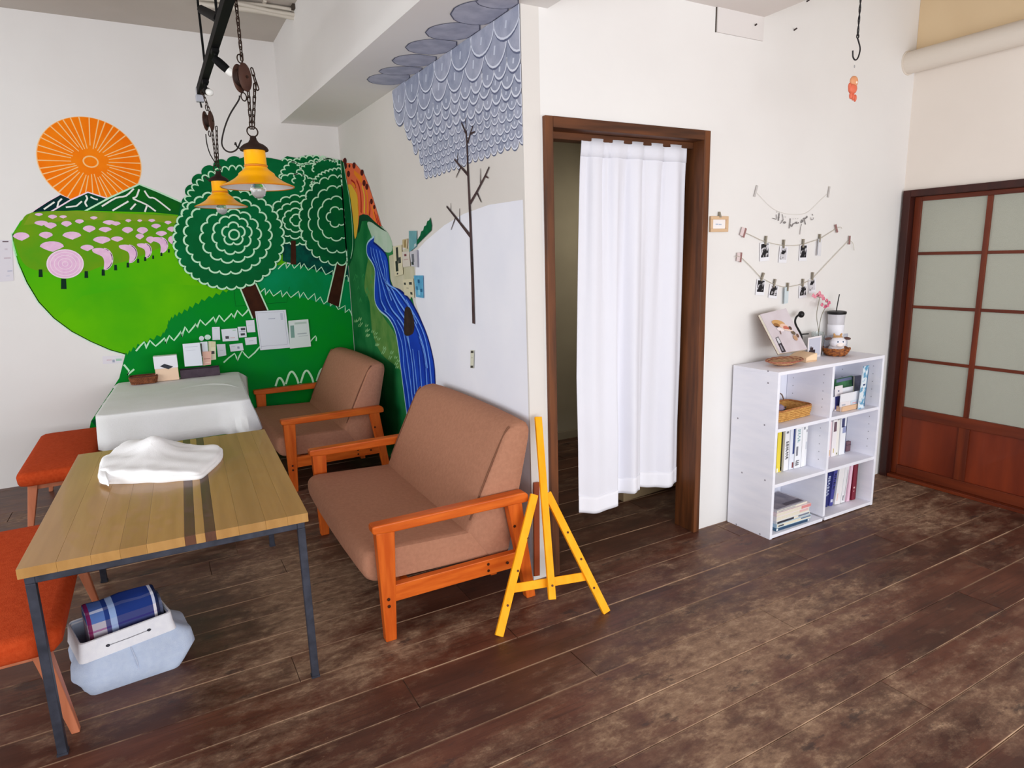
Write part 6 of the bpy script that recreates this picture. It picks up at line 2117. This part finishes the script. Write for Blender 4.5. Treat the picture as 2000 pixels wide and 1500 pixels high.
def pendant(label, loc, group):
    t = T('pendant_lamp', label, 'lamp', loc, 0, group)
    k = .0006
    prof = [(.1445, 0), (.146, .002), (.140, .006), (.110, .020), (.088, .034), (.074, .046), (.070, .056), (.056, .066), (.048, .074), (.0435, .080), (.0425, .145), (.043, .150)]
    sh = MB().lathe(prof, 48, cap=False).build('shade', LAMPY, t, smooth=40)
    MB().lathe([(.1435, .001), (.137, .004), (.108, .018), (.086, .032), (.070, .044), (.052, .062), (.040, .076), (.040, .10), (0, .10)], 48, cap=False).build('shade_lining', LAMPW, sh, smooth=40)
    MB().lathe([(.1445, -.002), (.1475, .000), (.147, .003), (.1445, .0035)], 48, cap=False).build('rim', mat('amber_rim', (206, 126, 20), .4), sh, smooth=40)
    MB().lathe([(.0435, .080), (.0465, .083), (.0465, .088), (.0435, .090)], 32, cap=False).build('collar', mat('amber_rim', (206, 126, 20), .4), sh, smooth=40)
    MB().lathe([(.055, .146), (.057, .150), (.052, .160), (.040, .170), (.022, .178), (.014, .190), (.011, .204), (.0, .206)], 32).build('cap', RUST, t, smooth=40)
    MB().lathe([(.018, .03), (.022, .034), (.022, .075), (.018, .10), (0, .10)], 24).build('socket', mat('socket_white', (214, 212, 214), .3), t, smooth=40)
    MB().lathe([(.0, -.046), (.014, -.043), (.026, -.032), (.031, -.015), (.029, .004), (.020, .022), (.014, .034), (.014, .045)], 24).build('bulb', BULB, t, smooth=60)
    MB().tube([V((.021 * cos(a), .004 * sin(a), .222 + .021 * sin(a))) for a in [2 * pi * i / 20 for i in range(20)]], .0028, 6, closed=True).build('ring', CHN, t, smooth=60)
    MB().tube(smoothpath([(-.055, 0, .152), (-.066, 0, .160), (-.070, 0, .175), (-.073, 0, .165)], 4), .003, 6).build('cord_lug', CRD, t, smooth=60)
    return t


RX = .402
lx1, ly1 = .447, 2.962
lz1 = px_y(505, 366, ly1).z
ly2 = 4.32
P2 = px_y(433, 404, ly2)
lx1 = px_y(504, 366, ly1).x
p1 = pendant('yellow enamel pendant lamp, the larger looking one nearer the viewer', (lx1, ly1, lz1), 'yellow pendant lamps')
p2 = clone(p1)
p2.location = tuple(P2)
p2['label'] = 'yellow enamel pendant lamp, the farther one hanging lower left in the photo'
RZ_ = 2.50


def pulley(label, c, s, rz, yl):
    t = T('pulley', label, 'pulley', tuple(c), rz, 'wooden pulleys of the pendant lamps')
    for sy in (-1, 1):
        MB().ball((0, sy * .017 * s, 0), (.033 * s, .010 * s, .055 * s), 22, 12).build('cheek', PULW, t, smooth=60)
    My = Matrix.Rotation(pi / 2, 3, 'X')
    MB().lathe([(0, -.012 * s), (.036 * s, -.012 * s), (.030 * s, 0), (.036 * s, .012 * s), (0, .012 * s)], 24, M=My).build('wheel', RUST, t, smooth=40)
    MB().lathe([(0, -.03 * s), (.006 * s, -.03 * s), (.006 * s, .03 * s), (0, .03 * s)], 10, M=My).build('axle', CHN, t, smooth=40)
    for sz, nm in ((1, 'upper_ring'), (-1, 'lower_ring')):
        MB().tube([V((.014 * s * cos(a), .002, sz * .072 * s + .016 * s * sin(a))) for a in [2 * pi * i / 16 for i in range(16)]], .0026 * s, 6, closed=True).build(nm, CHN, t, smooth=60)
    return t


pc1 = px_y(473, 152, ly1)
pc1.y = ly1
pulley('large brown wooden pulley above the nearer yellow lamp', pc1, 1.0, radians(35), 0)
pc2 = px_y(407, 236, ly2)
pulley('small looking brown pulley above the farther yellow lamp', pc2, 1.0, radians(60), 0)
# chains
b = MB()
ring1 = V((lx1, ly1, lz1 + .235))
cA = V((pc1.x + .030, ly1, pc1.z - .02))
chain(b, ring1 + V((-.004, 0, 0)), cA + V((-.010, .008, 0)))
chain(b, ring1 + V((.004, 0, 0)), cA + V((.016, -.006, 0)))
chain(b, cA + V((.010, 0, .06)), cA + V((.026, .0, -.02)))
chain(b, V((pc1.x + .006, ly1, pc1.z + .068)), V((pc1.x + .006, ly1, CH - .03)))
t = T('lamp_chain', 'rusty iron chain carrying the nearer yellow lamp over its pulley', 'chain', tuple(ring1), 0, 'rusty lamp chains')
b.build('links', CHN, t, world=True, smooth=60)['kind'] = 'stuff'
MB().tube([V((pc1.x + .006, ly1, CH - .012)) + V((.012 * cos(a), 0, .016 * sin(a) - .006)) for a in [2 * pi * i / 14 for i in range(14)]], .003, 6, closed=True).build('top_ring', CHN, t, world=True, smooth=60)
MB().lathe([(.016, -.006), (.016, 0), (0, 0)], 14, (pc1.x + .006, ly1, CH)).build('ceiling_plate', RUST, t, world=True)
b = MB()
ring2 = P2 + V((0, 0, .235))
cB = pc2 + V((.03, 0, -.03))
chain(b, ring2 + V((-.003, 0, 0)), cB + V((-.016, 0, 0)))
chain(b, ring2 + V((.005, 0, 0)), cB + V((.010, 0, 0)))
chain(b, cB + V((-.004, 0, .03)), V((RX + .0, 4.30, RZ_ - .02)))
t = T('lamp_chain', 'rusty iron chain carrying the farther yellow lamp over its pulley', 'chain', tuple(ring2), 0, 'rusty lamp chains')
b.build('links', CHN, t, world=True, smooth=60)['kind'] = 'stuff'
MB().tube([V((RX, 4.30, RZ_ - .005)) + V((.010 * cos(a), 0, .014 * sin(a) - .012)) for a in [2 * pi * i / 14 for i in range(14)]], .003, 6, closed=True).build('top_ring', CHN, t, world=True, smooth=60)
# flexes
q1 = [px_y(x, y, ly1) for x, y in ((468, 187), (466, 196), (450, 222), (440, 246), (434, 270), (434, 284), (441, 294), (452, 297), (463, 291), (470, 276), (472, 274))]
o = MB().tube(smoothpath(q1, 6), .0032, 7).build('lamp_flex', CRD, smooth=60)
tag(o, 'black flex looping from the large pulley to the nearer yellow lamp', 'cable', 'black lamp flexes')
q2 = [px_y(x, y, ly2) for x, y in ((402, 262), (404, 280), (410, 300), (418, 314), (426, 326), (431, 340), (425, 352), (420, 358))]
o = MB().tube(smoothpath(q2, 6), .0032, 7).build('lamp_flex', CRD, smooth=60)
tag(o, 'black flex hanging from the small pulley to the farther yellow lamp', 'cable', 'black lamp flexes')

# the lighting track
BLKM = mat('black_track', (9, 9, 10), .7, spec=.15)
tr = T('lighting_track', 'long black lighting track hung from the high ceiling above the tables', 'track', (RX, 2.0, RZ_))
MB().box(RX - .019, RX + .019, -1.6, 4.44, RZ_, RZ_ + .042).build('rail', BLKM, tr, world=True, bevel=.002)
MB().box(RX - .022, RX + .022, 4.44, 4.475, RZ_ - .012, RZ_ + .044).build('end_cap', mat('end_cap_grey', (190, 190, 196), .4), tr, world=True, bevel=.004)
for yv in (4.02, 3.30, 1.2):
    MB().tube([(RX, yv, RZ_ + .042), (RX, yv, CH)], .006, 8).build('hanging_rod', BLKM, tr, world=True, smooth=60)
    MB().lathe([(.03, -.006), (.03, 0), (0, 0)], 16, (RX, yv, CH)).build('ceiling_plate', BLKM, tr, world=True)
MB().tube([px_y(394, 19, 4.02), px_y(428, 37, 3.32)], .023, 8).build('cross_brace', BLKM, tr, world=True, smooth=60)


def spot(label, yv, dirv, aim_len=.075):
    t = T('track_spotlight', label, 'lamp', (RX, yv, RZ_), 0, 'small spotlights on the black track')
    j = V((RX + dirv[0] * .02, yv, RZ_ - .055))
    MB().box(RX - .016, RX + .016, yv - .035, yv + .035, RZ_ - .018, RZ_).build('adapter', BLKM, t, world=True, bevel=.003)
    MB().tube([(RX, yv, RZ_ - .016), j], .006, 8).build('stem', BLKM, t, world=True, smooth=60)
    d = V(dirv).normalized()
    a = j - d * .028
    MB().tube([a, j, a + d * .055, a + d * .075], [.016, .020, .020, .018], 14).build('head', BLKM, t, world=True, smooth=40)
    MB().tube([a + d * .0745, a + d * .100, a + d * .108], [.0182, .0175, .010], 14).build('lamp_glass', mat('milk_glass', (244, 244, 240), .3), t, world=True, smooth=50)
    return t


spot('small black spotlight pointing right from the track end', 3.52, (.66, -.1, -.62))
spot('small black spotlight facing the viewer near the track end', 4.10, (.12, -.80, -.25))
t = T('junction_plug', 'pale grey plug box under the far end of the track', 'plug', (RX - .01, 4.40, RZ_ - .05))
MB().box(-.022, .022, -.02, .02, 0, .038).build('housing', mat('plug_grey', (188, 190, 200), .4), t, bevel=.004)
MB().tube([(0, 0, 0), (.004, 0, -.03)], .005, 8).build('lead', CRD, t)

# cables along the ceiling at the beam
CAB = mat('cream_cable', (212, 204, 192), .5)
t = T('cable_bundle', 'bundle of cream cables running along the high ceiling into the beam', 'cable', (.8, 4.75, CH - .08))
for k, (dy, dz, r) in enumerate(((0, -.060, .017), (-.03, -.045, .012), (.03, -.042, .012), (-.01, -.024, .012), (.025, -.018, .010))):
    pts = [(x, 4.75 + dy + .010 * sin(x * 7 + k), CH + dz + .006 * sin(x * 9 + k * 2)) for x in [.47 + .59 * i / 14 for i in range(15)]]
    MB().tube(pts, r, 8).build('cable', CAB, t, world=True, smooth=60)
MB().box(1.035, 1.053, 4.68, 4.82, CH - .03, CH - .002).build('hole_edge', mat('dark_gap', (70, 60, 52), .8), t, world=True)
for xv in (.62, .86):
    MB().box(xv, xv + .02, 4.70, 4.80, CH - .012, CH).build('saddle', CAB, t, world=True, bevel=.002)
